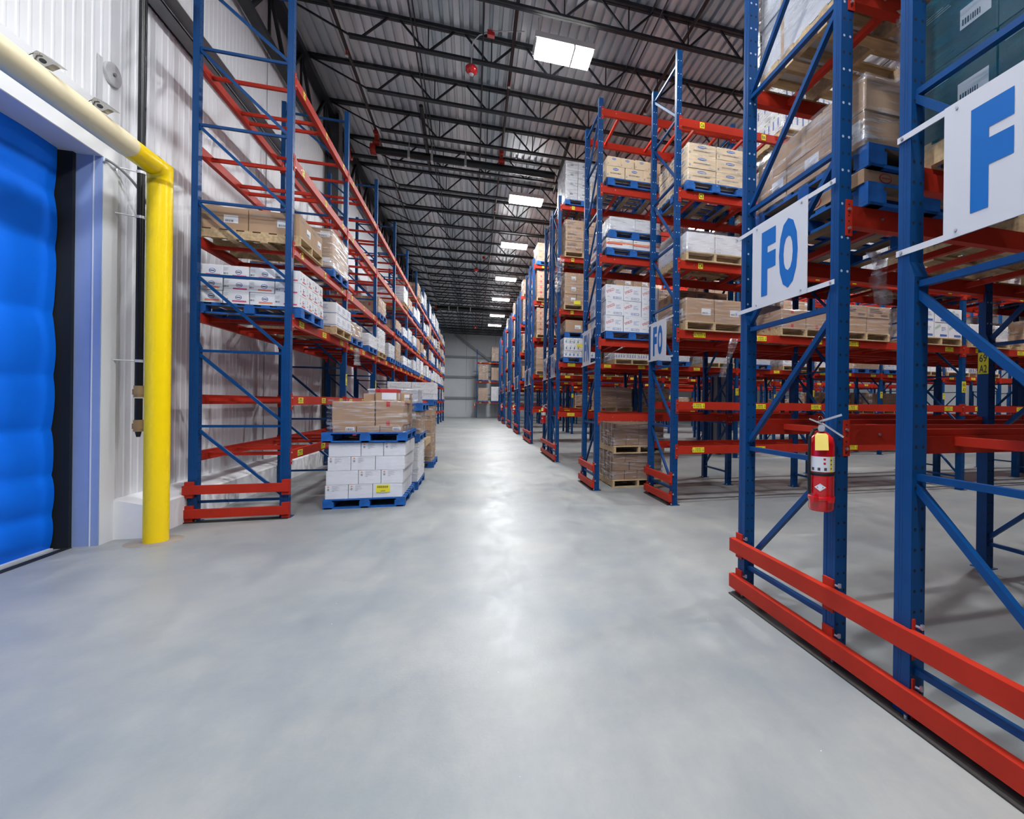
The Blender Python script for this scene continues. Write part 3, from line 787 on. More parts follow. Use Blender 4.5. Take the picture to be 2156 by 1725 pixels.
def carton_geo(b,style,w,d,h,x=0,y=0,z=0,draw=True):
    base,fn,_=STY[style]; g=.003; c=.006
    x0,x1,y0,y1,z0,z1=x-w/2+g,x+w/2-g,y-d/2+g,y+d/2-g,z,z+h-.002
    # box with softened vertical and top edges
    ring=lambda i,zz:[(x0+c+i,y0+i,zz),(x1-c-i,y0+i,zz),(x1-i,y0+c+i,zz),(x1-i,y1-c-i,zz),(x1-c-i,y1-i,zz),(x0+c+i,y1-i,zz),(x0+i,y1-c-i,zz),(x0+i,y0+c+i,zz)]
    vs=ring(0,z0)+ring(0,z1-c)+ring(c*.8,z1)
    fs=[(7,6,5,4,3,2,1,0)]+[(i,(i+1)%8,8+(i+1)%8,8+i) for i in range(8)]+[(8+i,8+(i+1)%8,16+(i+1)%8,16+i) for i in range(8)]+[tuple(range(16,24))]
    b.add(vs,fs,base)
    if base.startswith('kraft') : b.box(x0+c,y-.022,z1,x1-c,y+.022,z1+.0008,'tape')
    if draw:
        for side,(o,u,W) in enumerate((((x0,y0,z0),(1,0,0),x1-x0),((x1,y0,z0),(0,1,0),y1-y0),((x1,y1,z0),(-1,0,0),x1-x0),((x0,y1,z0),(0,-1,0),y1-y0))):
            fn(Pen(b,o,u,W,z1-z0),side)
def carton_mesh(style,w,d,h):
    k=('ct',style,round(w,3),round(d,3),round(h,3))
    if k not in _c:
        b=MB(); carton_geo(b,style,w,d,h); _c[k]=b.mesh('carton')
    return _c[k]
def carton(style,w,d,h,loc,rz,label,group=None):
    return tag(put('carton',carton_mesh(style,w,d,h),None,loc,rz),label,'carton',group)
def wrap_mesh(w,d,h,mat='film',amp=.012,seed=1,z0=-.03):
    k=('wr',round(w,2),round(d,2),round(h,2),mat,seed)
    if k in _c: return _c[k]
    rs=random.Random(seed); n=28; m=10; per=[]
    hw,hd=w/2+.008,d/2+.008
    segs=[((-hw,-hd),(hw,-hd)),((hw,-hd),(hw,hd)),((hw,hd),(-hw,hd)),((-hw,hd),(-hw,-hd))]
    pts=[]
    for (a,c) in segs:
        for i in range(n): t=i/n; pts.append((a[0]+(c[0]-a[0])*t,a[1]+(c[1]-a[1])*t,t))
    N=len(pts); vs=[]
    ph=[rs.uniform(0,6) for _ in range(6)]
    for j in range(m+2):
        for i,(x,y,t) in enumerate(pts):
            q=(.4+.6*min(1,8*t*(1-t)))
            o=(.5+.5*math.sin(j*2.3+ph[0]+3*math.sin(i*.21+ph[1])))*amp+rs.uniform(0,amp*.5)
            if j==m+1: f=.94; z=h+.006
            else: f=1; z=z0+(h-z0)*j/m+ (rs.uniform(-.03,.02) if j==0 else 0)
            L=math.hypot(x,y); vs.append((x*f*(1+o/L),y*f*(1+o/L),z))
    fs=[(j*N+i,j*N+(i+1)%N,(j+1)*N+(i+1)%N,(j+1)*N+i) for j in range(m+1) for i in range(N)]
    b=MB(); b.add(vs,fs,mat,True); _c[k]=b.mesh('stretch_wrap'); return _c[k]
def slot(row,bay,s,li,off=0.,dy=0.):
    r=ROWS[row]; p=r.pitch
    lx=r.sx*(bay*p)+r.sx*(PW/2+.58+ s*(p-PW-1.16)+off); ly=DEP/2+dy; z=r.levels[li] if li>=0 else 0
    c,s_=math.cos(r.rot),math.sin(r.rot)
    return (r.x+lx*c-ly*s_, r.y+lx*s_+ly*c, z)
def where(row,bay,s,li):
    r=ROWS[row]; 
    sl=('nearer' if s==0 else 'farther') if row=='left' else ('aisle side' if s==0 else 'inner side')
    return '%s, %s shelf, %s bay, %s'%(r.desc,ORD[li],ORD[bay],sl)
# individual cartons on a pallet
def load_merged(loc,rz,wh,layers,w,d,pal,wrap,seed):
    x,y,z=loc
    if pal: pallet(pal,loc,rz,'%s pallet, %s'%('blue' if pal=='blue' else 'bare wood',wh),1.0,1.2,False); z+=.14
    b=MB(); rs=random.Random(seed); zz=0
    for L in layers:
        st,nx,ny,h=L[:4]
        for i in range(nx):
            for j in range(ny):
                if 0<i<nx-1 and 0<j<ny-1 and L is not layers[-1]: continue
                carton_geo(b,st,w/nx,d/ny,h,-w/2+w/nx*(i+.5)+rs.uniform(-.006,.006),-d/2+d/ny*(j+.5)+rs.uniform(-.006,.006),zz)
        zz+=h
    o=b.build('carton_load',None,(x,y,z),rz); tag(o,'%ss, %s'%(STY[layers[0][0]][2].replace('shipping ',''),wh),'carton stack','pallet loads in the racks')
    if wrap: put('stretch_wrap',wrap_mesh(w,d,zz,wrap,seed=seed%3+1),o)
    return z+zz
def load(loc,rz,wh,layers,w=1.0,d=1.2,pal='blue',wrap=None,near=False,jit=.006,seed=1,palh=.14,grp=None):
    if not near and pal: return load_merged(loc,rz,wh,layers,w,d,pal,wrap,seed)
    """layers: list of (style, nx, ny, h, sx, sy)"""
    rs=random.Random(seed); x,y,z=loc
    col='blue' if pal=='blue' else 'bare wood'
    if pal: pallet(pal,loc,rz,'%s pallet, %s'%(col,wh),1.0,1.2,near); z+=.14
    z0=z; c,s=math.cos(rz),math.sin(rz); tot=0
    for L in layers:
        style,nx,ny,h=L[:4]; ww=w*(L[4] if len(L)>4 else 1); dd=d*(L[5] if len(L)>5 else 1)
        cw,cd=ww/nx,dd/ny
        for i in range(nx):
            for j in range(ny):
                top=L is layers[-1]
                if abs(rz)>1:    # left rack: seen from the aisle (low j) and from the camera (low i)
                    if i>0 and j>0 and not (top and z<1.6): continue
                elif x>0:        # right racks: camera side (low j) and aisle side (low i)
                    if j>0 and i>0 and not (top and z<1.6): continue
                elif i<nx-1 and j>0 and not (top and z<1.6): continue
                lx=-ww/2+cw*(i+.5)+rs.uniform(-jit,jit); ly=-dd/2+cd*(j+.5)+rs.uniform(-jit,jit)
                st=style if isinstance(style,str) else style[(i+j)%len(style)]
                carton(st,cw,cd,h,(x+lx*c-ly*s,y+lx*s+ly*c,z),rz,'%s, %s'%(STY[st][2],wh),'cartons, '+wh)
        z+=h
    if wrap:
        tag(put('stretch_wrap',wrap_mesh(w,d,z-z0,wrap,seed=seed%3+1),None,(x,y,z0),rz),'clear wrap, %s'%wh,'wrap')
    return z
# merged carton block for distant pallets, one wrapped load
_blk={}
def block(loc,rz,wh,style,nx,ny,nz,h,w=.98,d=1.14,pal='blue',seed=0,wrapped=True,single=None):
    x,y,z=loc
    if pal: pallet(pal,loc,rz,'%s pallet, %s'%('blue' if pal=='blue' else 'bare wood',wh),1.0,1.2,False); z+=.14
    k=(style,nx,ny,nz,round(h,2),w,d)
    if k not in _blk:
        b=MB(); rs=random.Random(len(_blk))
        for q in range(nz):
            for i in range(nx):
                for j in range(ny):
                    if 0<i<nx-1 and 0<j<ny-1 and q<nz-1: continue
                    carton_geo(b,style,w/nx,d/ny,h/nz,-w/2+w/nx*(i+.5)+rs.uniform(-.004,.004),-d/2+d/ny*(j+.5)+rs.uniform(-.004,.004),h/nz*q)
        _blk[k]=b.mesh('carton_load')
    o=put('carton_load',_blk[k],None,(x,y,z),rz)
    nm={'kraft':'brown carton stack','krlab':'brown labelled carton stack','dark':'dark brown carton stack','fwhite':'white carton stack','blue':'blue striped white carton stack','logo':'pale grey carton stack','pale':'grey carton stack','egg':'cream carton stack','plain':'plain white carton stack','print':'printed brown carton stack','band':'pink banded white carton stack','pattern':'speckled white carton stack','orange':'orange striped carton stack','sysco':'red lettered carton stack','syscog':'green lettered carton stack','strip':'blue dashed carton stack','krred':'brown taped carton stack','band2':'orange banded carton stack','ring':'ringed brown carton stack'}[style]
    tag(o,'%s, %s'%(nm,wh),'carton stack','pallet loads in the racks')
    if wrapped:
        w_=put('stretch_wrap',wrap_mesh(w,d,h,'film',seed=seed%2+1),o,(0,0,0),0)
    return z+h

# ---- left wall rack, near bays
RL=math.pi/2
def sl(row,bay,s,li,**k): return slot(row,bay,s,li,**k)
near_left=[]
p=sl('left',0,0,2,dy=-.02); load((p[0],p[1],p[2]),RL,where('left',0,0,2),[(('band','band2'),4,4,.165),(('band','band2'),4,4,.165),(('band','band2'),4,4,.165)],w=1.02,d=1.18,pal='blue',near=True)
p=sl('left',0,1,2,dy=-.05); load(p,RL,where('left',0,1,2),[('blue',3,3,.2),('blue',3,3,.2)],pal='wood',near=True,seed=3)
p=sl('left',0,0,3); load(p,RL,where('left',0,0,3),[('krlab',2,2,.29)],w=1.0,d=1.2,pal='wood',near=True,seed=5)
p=sl('left',0,1,3); load(p,RL,where('left',0,1,3),[('krlab',2,3,.22),('kraft',2,3,.22),('krlab',2,3,.21)],w=1.04,d=1.15,pal='blue',near=True,wrap='film_thick',seed=4)
b=MB(); b.box(-.11,-.003,-.11,.11,0,.11,'yellow_tag'); b.text('Ez',(-.08,-.004,-.06),(1,0,0),(0,0,1),'ink',.16,.12,.03)
o=b.build('warning_label',None,(p[0]+.3,p[1]-.537,p[2]+.30)); tag(o,'yellow square label with black marks on the tall wrapped brown load, left rack','label')
p=sl('left',1,0,2); load(p,RL,where('left',1,0,2),[('krlab',2,2,.30)],w=.98,d=1.15,pal='blue',near=True,wrap='film_thick',seed=6)
p=sl('left',1,1,2); load(p,RL,where('left',1,1,2),[('fwhite',3,3,.28)],pal='blue',wrap='film',seed=7)
rs=random.Random(21)
WHT=['plain','fwhite','logo','blue','pale','strip']; BRN=['kraft','krlab','print','krred']
def rstyle(pw): return rs.choice(WHT) if rs.random()<pw else rs.choice(BRN)
for bay in range(2,12):
    for li in (2,3,4,5):
        if (li==4 and bay<3) or (li==5 and bay<5): continue
        for s in (0,1):
            if rs.random()<(.06 if li<4 else .15): continue
            h=rs.choice([.3,.4,.45,.6]) if li in (2,3) else rs.choice([.4,.55,.8])
            hh=min(h,.78 if li<5 else .95); nz=max(1,round(hh/.2))
            block(sl('left',bay,s,li,off=rs.uniform(-.02,.02)),RL,where('left',bay,s,li),rstyle(.62),rs.choice([2,3]),3,nz,hh,pal='blue' if rs.random()<.68 else 'wood',seed=bay+li)
for bay in range(6,12):
    for s in (0,1):
        if rs.random()<.6: block(sl('left',bay,s,1),RL,where('left',bay,s,1),rstyle(.6),2,3,3,.6,pal='blue',seed=bay)
# ---- floor stacks in the aisle
FX0=-1.50
wh='front floor stack beside the left wall rack'
pallet('blue',(FX0,8.27,0),0,'blue pallet under white cartons at the bottom of the front floor stack',1.08,1.2,True)
z=.14; rr=[.0,.0,.012,.03]
for q in range(4):
    ox=(-.01,0,.02,.03)[q]; h=.2
    # front row of three unequal widths, brick bonded
    ws=[.3,.32,.40] if q%2==0 else [.42,.30,.30]
    for j in range(4):
        x=-.51
        for i,w_ in enumerate(ws):
            if j in(1,2) and i==1 and q<3: x+=w_; continue
            st='fwhite' if w_<.35 else 'plain'
            carton(st,w_,.29,h,(FX0+ox+x+w_/2,8.27-.435+.29*j+.0,z),0,('white carton with small corner print' if st=='fwhite' else 'plain white carton')+', front floor stack, %s row up'%ORD[q],'white cartons of the front floor stack, %s row'%ORD[q])
            x+=w_
    z+=h+.0025
tag(put('stretch_wrap',wrap_mesh(1.05,1.19,.82,'film_light',amp=.008,seed=2),None,(FX0+.015,8.27,.15)),'clear stretch wrap round the white cartons of the front floor stack','wrap')
b=MB(); b.box(-.09,-.003,-.055,.09,0,.055,'yellow_tag'); b.bars if False else None
for i in range(12): b.box(-.075+i*.0125,-.0045,.01,-.075+i*.0125+(.005 if i%2 else .008),-.0035,.04,'ink')
b.box(-.03,-.0045,-.04,.03,-.0035,-.033,'ink'); o=b.build('yellow_label',None,(FX0+.24,7.684,.27)); tag(o,'yellow label with bar code on the white cartons of the front floor stack','label')
z1=.955
pallet('blue',(FX0+.0,8.25,z1),0,'blue pallet in the middle of the front floor stack, under wrapped brown cartons',1.12,1.2,True)
z=z1+.14
for i in range(3):
    for j in range(3): carton('krlab' if i!=1 else 'kraft',.31,.36,.09,(FX0-.31+.31*i+.03,8.25-.37+.37*j,z),0,'low brown carton under the big ones, front floor stack','low brown cartons, front floor stack')
z+=.09
for j in range(2):
    carton('kraft',.56,.52,.36,(FX0-.17,7.98+.53*j,z),0,'big brown carton on the left of the front floor stack, %s'%('front' if j==0 else 'behind'))
    carton('krred',.38,.52,.36,(FX0+.31,7.98+.53*j,z),0,'big brown carton with red tape patches, front floor stack, %s'%('front' if j==0 else 'behind'))
tag(put('stretch_wrap',wrap_mesh(1.02,1.12,.44,'film',amp=.02,seed=3,z0=-.02),None,(FX0+.03,8.25,z-.06)),'loose clear wrap round the brown cartons on the front floor stack','wrap')
z+=.36
carton('redlid',.30,.4,.19,(FX0+.25,7.99,z),0,'brown carton with red lid and white label on top of the front floor stack')
carton('kraft',.16,.3,.12,(FX0+.0,8.05,z),0,'small plain brown carton beside the red lidded one, front floor stack')
carton('krlab',.2,.3,.16,(FX0+.45,8.25,z-.02),0,'brown carton leaning behind the red lidded one on the front floor stack')
# second stack, behind
wh='second floor stack behind the front one'
zz=load((-1.42,9.62,0),0,wh+', lowest tier',[('fwhite',3,3,.24),('fwhite',3,3,.24),('fwhite',3,3,.22)],w=.98,d=1.12,pal='blue',wrap='film',near=True,seed=2)
zz=load((-1.40,9.62,zz+.004),0,wh+', middle tier',[('kraft',2,3,.2),('krlab',2,3,.2)],w=.98,d=1.12,pal='blue',wrap='film_thick',near=True,seed=5)
zz=load((-1.36,9.62,zz+.004),0,wh+', top tier',[('pale',2,2,.24)],w=.8,d=.9,pal='blue',wrap='film_thick',seed=5)
wh='third floor stack, tall brown one'
pallet('wood',(-1.55,10.95,0),0,'bare wood pallet on the floor between the second and third floor stacks',1.0,1.2,True)
load((-1.52,10.95,.14),0,'wood pallet behind the second floor stack',[('krlab',2,3,.24),('kraft',2,3,.24)],w=.9,d=1.1,pal=None,wrap='film',seed=2)
pallet('wood',(-1.42,10.95,.63),0,'bare wood pallet sticking out halfway up behind the second floor stack',1.0,1.2,True)
zz=load((-1.38,12.58,0),0,wh,[('print',2,3,.32),('print',2,3,.32),('print',2,3,.32),('print',2,3,.36)],w=.9,d=1.1,pal='blue',wrap='film',near=True,seed=2)
zz=load((-1.4,12.58,zz+.004),0,wh+', top tier',[('pattern',2,3,.135),('pattern',2,3,.135),('pattern',2,3,.135)],w=1.02,d=1.1,pal='blue',near=True,seed=9)

# ---- FN rack (rows facing the far aisle, rot pi)
RN=math.pi
def L(row,bay,s,li,layers,**k):
    off=k.pop('off',0.); dy=k.pop('dy',0.)
    load(slot(row,bay,s,li,off,dy),k.pop('rz',ROWS[row].rot if ROWS[row].rot<3 else 0),where(row,bay,s,li),layers,**k)
L('FN',0,0,3,[('egg',3,3,.21),('egg',4,3,.17)],w=1.04,pal='blue',near=True)
L('FN',0,1,3,[('egg',3,3,.17),('egg',3,3,.17),('egg',3,3,.17)],w=.98,pal='wood',wrap='film')
L('FN',0,0,2,[('orange',2,3,.17)],w=1.02,pal='blue',near=True,wrap='film')
p=slot('FN',0,0,2,.04); load((p[0],p[1],p[2]+.315),0,'FN rack, third shelf, first bay, second tier',[('plain',2,3,.26)],w=.98,d=1.12,pal='blue',wrap='film_thick',seed=2)
L('FN',0,0,1,[('sysco',3,3,.285),('sysco',3,3,.275),('sysco',3,3,.275)],w=1.02,pal='blue',near=True)
L('FN',0,1,1,[('krlab',3,3,.3),('kraft',3,3,.28),('print',3,3,.26)],w=1.0,pal='blue')
L('FN',0,1,2,[('fwhite',3,3,.25),('fwhite',3,3,.25)],w=1.0,pal='wood',wrap='film_thick')
# floor pallets of brown cartons under the FN rack
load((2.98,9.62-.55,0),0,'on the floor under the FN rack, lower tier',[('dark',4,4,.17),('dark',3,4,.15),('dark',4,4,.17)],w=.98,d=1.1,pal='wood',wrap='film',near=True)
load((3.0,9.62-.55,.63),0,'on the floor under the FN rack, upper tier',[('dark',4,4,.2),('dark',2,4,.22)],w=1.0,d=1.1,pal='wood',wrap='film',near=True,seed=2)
for bay,s,li,st,nx,nz,h,pl in [(1,0,1,'pale',3,3,.7,'blue'),(1,1,1,'kraft',3,3,.6,'wood'),(1,0,2,'krlab',3,4,.9,'wood'),(1,1,2,'plain',2,3,.7,'blue'),(1,0,3,'logo',3,5,1.0,'blue'),(1,1,3,'strip',3,5,1.05,'blue'),
    (1,1,4,'kraft',3,4,.9,'wood'),(2,0,1,'kraft',3,3,.7,'wood'),(2,1,1,'plain',3,4,.9,'wood'),(2,0,2,'blue',3,4,.9,'blue'),(2,1,2,'kraft',3,4,.9,'wood'),(2,0,3,'fwhite',3,4,.9,'blue'),(3,0,1,'plain',3,4,.8,'wood'),(3,1,1,'fwhite',3,3,.7,'blue'),
    (3,0,2,'kraft',3,4,.9,'wood'),(4,0,1,'plain',3,4,.8,'wood'),(4,1,1,'kraft',3,4,.8,'blue'),(5,0,1,'plain',3,4,.8,'wood'),(2,1,3,'kraft',3,3,.8,'wood'),(3,1,2,'plain',3,3,.8,'wood')]:
    block(slot('FN',bay,s,li),0,where('FN',bay,s,li),st,nx,3,nz,h,pal=pl)
# ---- second FO rack
L('FOm',0,0,4,[('egg',2,3,.2),('egg',2,3,.2),('egg',2,3,.19)],w=.98,pal='blue',wrap='film',near=True)
L('FOm',0,0,3,[('plain',2,2,.3)],w=.98,pal='wood',wrap='film_thick',near=True)
L('FOm',0,0,2,[('krlab',2,2,.36)],w=.98,pal='wood',wrap='film',near=True)
L('FOm',0,1,2,[('krred',2,2,.3)],w=.95,pal='wood',wrap='film_thick')
L('FOm',0,1,5,[('strip',2,2,.42),('strip',2,2,.42)],w=1.0,pal='wood',wrap='film_thick')
L('FOm',1,0,2,[('kraft',2,3,.26),('print',2,3,.2)],w=.98,pal='wood',wrap='film')
L('FOm',1,1,2,[('syscog',3,3,.28),('syscog',3,3,.26)],w=1.0,pal='wood')
for bay,s,li,st,nx,nz,h,pl in [(0,1,3,'kraft',2,3,.6,'blue'),(0,1,4,'fwhite',2,3,.7,'blue'),(1,0,3,'pale',2,2,.6,'blue'),(1,1,3,'kraft',2,3,.7,'wood'),(1,0,4,'fwhite',2,3,.8,'blue'),(2,0,2,'plain',2,1,.3,'wood'),(2,1,2,'kraft',2,2,.5,'wood'),
    (3,0,2,'plain',3,4,.8,'wood'),(3,1,2,'plain',3,4,.8,'wood'),(4,0,2,'fwhite',3,3,.7,'wood'),(1,1,4,'kraft',2,3,.8,'wood'),(1,0,5,'plain',2,3,.8,'blue'),(2,0,3,'kraft',2,3,.7,'blue'),(2,1,3,'plain',2,3,.7,'blue'),(3,0,3,'kraft',2,3,.7,'blue')]:
    block(slot('FOm',bay,s,li),0,where('FOm',bay,s,li),st,nx,3,nz,h,pal=pl)
# ---- nearest FO rack
wh='nearest FO rack, second shelf'
p=slot('FO',0,0,1); load(p,0,'nearest FO rack, second shelf, aisle side, lower tier',[('ring',3,4,.09)],w=1.02,d=1.16,pal='blue',near=True)
load((p[0],p[1],p[2]+.235),0,'nearest FO rack, second shelf, aisle side, upper tier',[('krlab',2,3,.21),('kraft',2,3,.21)],w=1.02,d=1.16,pal='blue',near=True,wrap='film_thick')
p=slot('FO',0,1,1); load(p,0,'nearest FO rack, second shelf, inner side',[('print',2,3,.3),('kraft',2,3,.3)],w=1.0,d=1.16,pal='wood',near=True,wrap='film',seed=2)
p=slot('FO',0,0,2); load(p,0,'nearest FO rack, third shelf, aisle side',[('pale',2,2,.4),('pale',2,2,.4)],w=.98,d=1.16,pal='wood',near=True,wrap='film_thick')
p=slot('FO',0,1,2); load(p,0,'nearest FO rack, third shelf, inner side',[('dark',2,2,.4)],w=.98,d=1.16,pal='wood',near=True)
p=slot('FO',1,0,1); load(p,0,'nearest FO rack, second shelf, second bay',[('kraft',2,3,.4)],w=.98,d=1.16,pal='wood')
p=slot('FO',1,1,1); load(p,0,'nearest FO rack, second shelf, second bay, far side',[('plain',2,3,.4)],w=.98,d=1.16,pal='wood')
p=slot('FO',1,0,2); load(p,0,'nearest FO rack, third shelf, second bay',[('kraft',2,3,.4)],w=.98,d=1.16,pal='wood')
# ---- right edge rack
p=slot('F',0,0,1); load(p,0,'right edge rack, second shelf, aisle side',[('teal',2,3,.36),('teal',2,3,.36)],w=1.0,d=1.18,pal='wood',near=True,wrap='film_teal')
p=slot('F',0,1,1); load(p,0,'right edge rack, second shelf, inner side',[('kraft',2,3,.36)],w=1.0,d=1.18,pal='wood',near=True)
p=slot('F',1,0,1); load(p,0,'right edge rack, second shelf, second bay',[('kraft',2,3,.36)],w=1.0,d=1.18,pal='wood')
p=slot('F',0,0,2); load(p,0,'third shelf of the right edge rack, aisle side',[('kraft',2,3,.36)],w=1.0,d=1.18,pal='wood')
# ---- third block and beyond
L('n0',0,0,4,[('logo',3,4,.26),('logo',3,4,.25),('logo',3,4,.25),('logo',3,4,.25)],w=1.0,pal='blue',wrap='film_thick')
L('n0',0,0,3,[('print',2,3,.29),('print',2,3,.28),('print',2,3,.27)],w=.96,pal='wood',wrap='film')
L('n0',0,0,2,[('krlab',3,3,.28),('krlab',3,3,.28),('krlab',3,3,.28)],w=.98,pal='wood',wrap='film')
L('n0',0,0,1,[('strip',2,3,.17),('strip',2,3,.17),('strip',2,3,.17)],w=.98,pal='blue',wrap='film')
p=slot('n0',0,0,1,.03); load((p[0],p[1],p[2]+.66),0,'second blue pallet high on the second shelf, third rack block',[('krlab',2,2,.33)],w=.95,d=1.1,pal='blue')
b=MB(); b.box(-.08,-.003,-.05,.08,0,.05,'yellow_tag'); o=b.build('yellow_label',None,(p[0]-.1,p[1]-.60,p[2]+.45)); tag(o,'yellow label on white cartons, third rack block, second shelf','label')
b=MB(); b.box(-.09,-.003,-.05,.09,0,.05,'yellow_tag'); p2=slot('n0',0,0,2); o=b.build('yellow_label',None,(p2[0]-.15,p2[1]-.61,p2[2]+.2)); tag(o,'yellow label on brown cartons, third rack block, third shelf','label')
def fill(row,bays,levels,pw,dens,hs):
    for bay in bays:
        for li in levels:
            for s in (0,1):
                if rs.random()>dens or (row=='n0' and bay==0 and s==0 and li>0): continue
                h=rs.choice(hs); 
                if li==0: h=min(h,.6)
                block(slot(row,bay,s,li),0,where(row,bay,s,li),rstyle(pw),rs.choice([2,3]),3,max(1,round(h/.22)),h,pal='blue' if rs.random()<.5 else 'wood',seed=li)
fill('n0',range(0,6),(1,),.5,.95,[.3,.45]); fill('n0',range(0,3),(2,3),.3,.8,[.6,.8,1.0]); fill('n0',range(1,3),(4,),.3,.5,[.8,1.0])
fill('b0',range(0,5),(1,),.2,.9,[.8,1.0]); fill('b0',range(0,5),(0,),.0,.75,[.6]); fill('b0',range(0,2),(2,3),.3,.8,[.8,1.0])
for q in range(1,6):
    fill('n%d'%q,range(0,4 if q<3 else 2),(1,),.2,.95,[.6,.9]); fill('n%d'%q,range(0,2 if q<2 else 1),(2,3),.0,.95,[.8,1.0,1.1]); fill('n%d'%q,range(0,1),(4,),.0,.75,[.7,1.1])
    fill('b%d'%q,range(0,3 if q<2 else 1),(1,2),.3,.8,[.8,1.0]); 
    if q<3: fill('n%d'%q,range(0,6),(0,),.0,.4,[.5])
for bay,s,li,st,h in [(0,0,0,'kraft',1.3),(0,1,0,'plain',1.45),(0,0,1,'print',1.5),(0,1,1,'kraft',1.3),(0,1,2,'kraft',1.5)]:
    p=slot('end',bay,s,li); block(p,0,where('end',bay,s,li),st,3,3,5,h,w=.95,pal='blue')

# ---- hanging scraps of plastic film
def scrap(loc,h,w,label,seed,rz=0,lean=(0,0)):
    rs_=random.Random(seed); b=MB(); n=10; m=8; vs=[]
    for j in range(n+1):
        t=j/n; ww=w*(1-.55*t)*(1+.25*math.sin(t*7+seed)); 
        for i in range(m+1):
            u=i/m-.5; vs.append((u*ww+lean[0]*t+.02*math.sin(t*5+seed), .035*math.sin(i*2.4+t*6+seed)*(1+t)+rs_.uniform(-.012,.012)+lean[1]*t, -t*h))
    b.add(vs,[(j*(m+1)+i,j*(m+1)+i+1,(j+1)*(m+1)+i+1,(j+1)*(m+1)+i) for j in range(n) for i in range(m)],'film_thick',True)
    tag(b.build('plastic_scrap',None,loc,rz),label,'plastic film')
scrap((3.98,6.78,2.62),.62,.13,'crumpled clear plastic scrap hanging from the second FO rack shelf',1,0,(-.2,0))
scrap((2.75,2.75,2.66),.36,.14,'torn clear plastic scrap hanging under the nearest FO rack shelf',2,.2,(.1,0))
scrap((2.6,2.4,4.05),.42,.16,'torn plastic scrap hanging below the third shelf of the nearest FO rack',3,.1,(.05,0))
scrap((2.16,12.4,5.35),.9,.3,'white plastic wrap hanging beside the labelled brown cartons, third rack block',4,.3,(-.12,0))
scrap((-2.24,10.6,2.6),.34,.2,'clear plastic scrap hanging below the left wall rack shelf',5,RL)
scrap((4.85,3.45,2.6),.55,.08,'thin white plastic strip hanging beside the second post of the nearest rack',6,0)
scrap((2.6,8.28,2.6),.22,.05,'thin plastic tail hanging below the FN rack shelf',8,0,(-.35,0))

# ------------------------------------------------------------------ yellow goalpost guard
r=empty('goalpost_guard','yellow steel pipe goalpost guard in front of the blue door','guard post',(-3.29,6.38,0))
b=MB(); b.cyl((0,0,0),(0,0,3.9),.107,'yellow',32,caps=False); b.cyl((0,0,3.22),(0,0,3.225),.1085,'yellow',32,caps=False); b.build('upright_pipe',r)
b=MB(); b.cyl((0,-.05,4.03),(0,-9,4.03),.103,'yellow',32); b.build('crossbar_pipe',r)
b=MB(); b.cyl((0,-.52,4.03),(0,-9,4.03),.107,'cream_pipe',32); o=b.build('cream_length',r); o['label']='pale cream length of the crossbar'  # cream cylinder over the crossbar, stopping short of the yellow corner
b=MB(); n=32
# mitred elbow
vs=[]
for ring in range(3):
    for i in range(n):
        t=2*math.pi*i/n; cx,cy=.107*math.cos(t),.107*math.sin(t)
        if ring==0: vs.append((cx,cy,3.85))
        elif ring==1: vs.append((cx,cy,4.03+cy))
        else: vs.append((cx,-.15,4.03+cy))
# ring 1 is the mitre plane, ring 2 faces the camera side
b.add(vs,[(j*n+i,j*n+(i+1)%n,(j+1)*n+(i+1)%n,(j+1)*n+i) for j in range(2) for i in range(n)],'yellow',True); b.build('mitred_corner',r)
b=MB(); b.lathe((0,0,0),[(.0,.004),(.24,.004),(.25,.0)],'floor',28); pmat('ring_stain',(.30,.26,.22),.6,var=.15); b.m=['ring_stain']*len(b.m)
o=b.build('floor_patch'); o.location=(-3.3,6.38,0); tag(o,'round brownish grout patch in the floor round the yellow post','floor patch')
# chrome twin-lobe sensors on the crossbar
for k,y in enumerate((4.84,5.43)):
    s=empty('floodlight','small chrome flood light clamped on the yellow pipe, %s'%('nearer the camera' if k==0 else 'nearer the post'),'lamp',(-3.27,y,4.10),R(0))
    b=MB()
    for yy in (-.06,.04): b.tube([(-.05,yy-.03,-.0),(-.05,yy-.03,.06),(-.02,yy-.01,.10),(.03,yy,.10)],.008,'chrome',8)
    b.build('clamp_arm',s)
    b=MB()   # wedge shaped head, hood overhanging to the aisle side
    pr=[(-.05,.13),(-.01,.165),(.05,.14),(.20,.035),(.13,.045),(.06,.0),(-.02,.03)]
    n=len(pr); A=[(x,-.045+.03*(x+.05),z-.02) for x,z in pr]; B=[(x,.055-.03*(x+.05)+.02,z) for x,z in pr]
    b.add(A+B,[tuple(range(n-1,-1,-1)),tuple(range(n,2*n))]+[(i,(i+1)%n,n+(i+1)%n,n+i) for i in range(n)],'chrome'); b.build('reflector_head',s)
    b=MB(); n=14; b.add([(.045+.032*math.cos(2*math.pi*i/n),-.047+.001*math.cos(2*math.pi*i/n),.042+.024*math.sin(2*math.pi*i/n)-.006*math.cos(2*math.pi*i/n)) for i in range(n)],[tuple(range(n))],'rubber'); b.build('dark_lens',s)
    s.location.z=4.125; s.location.x=-3.26; s.scale=(.68,.68,.72)
# wall items
b=MB(); b.cyl((XW,6.47,5.03),(XW+.03,6.47,5.03),.12,'grey_steel',24); b.cyl((XW+.03,6.47,5.03),(XW+.045,6.47,5.03),.02,'light_steel',8)
b.m=[('light_steel' if m=='grey_steel' else 'grey_steel') for m in b.m]
tag(b.build('round_cover_plate'),'round grey metal cover plate on the white wall above the yellow pipe','plate')
b=MB(); b.box(XW+.006,6.27,4.62,XW+.009,6.34,5.12,'sign_white'); tag(b.build('tape_strip'),'vertical strip of pale tape on the white wall above the door header','tape')
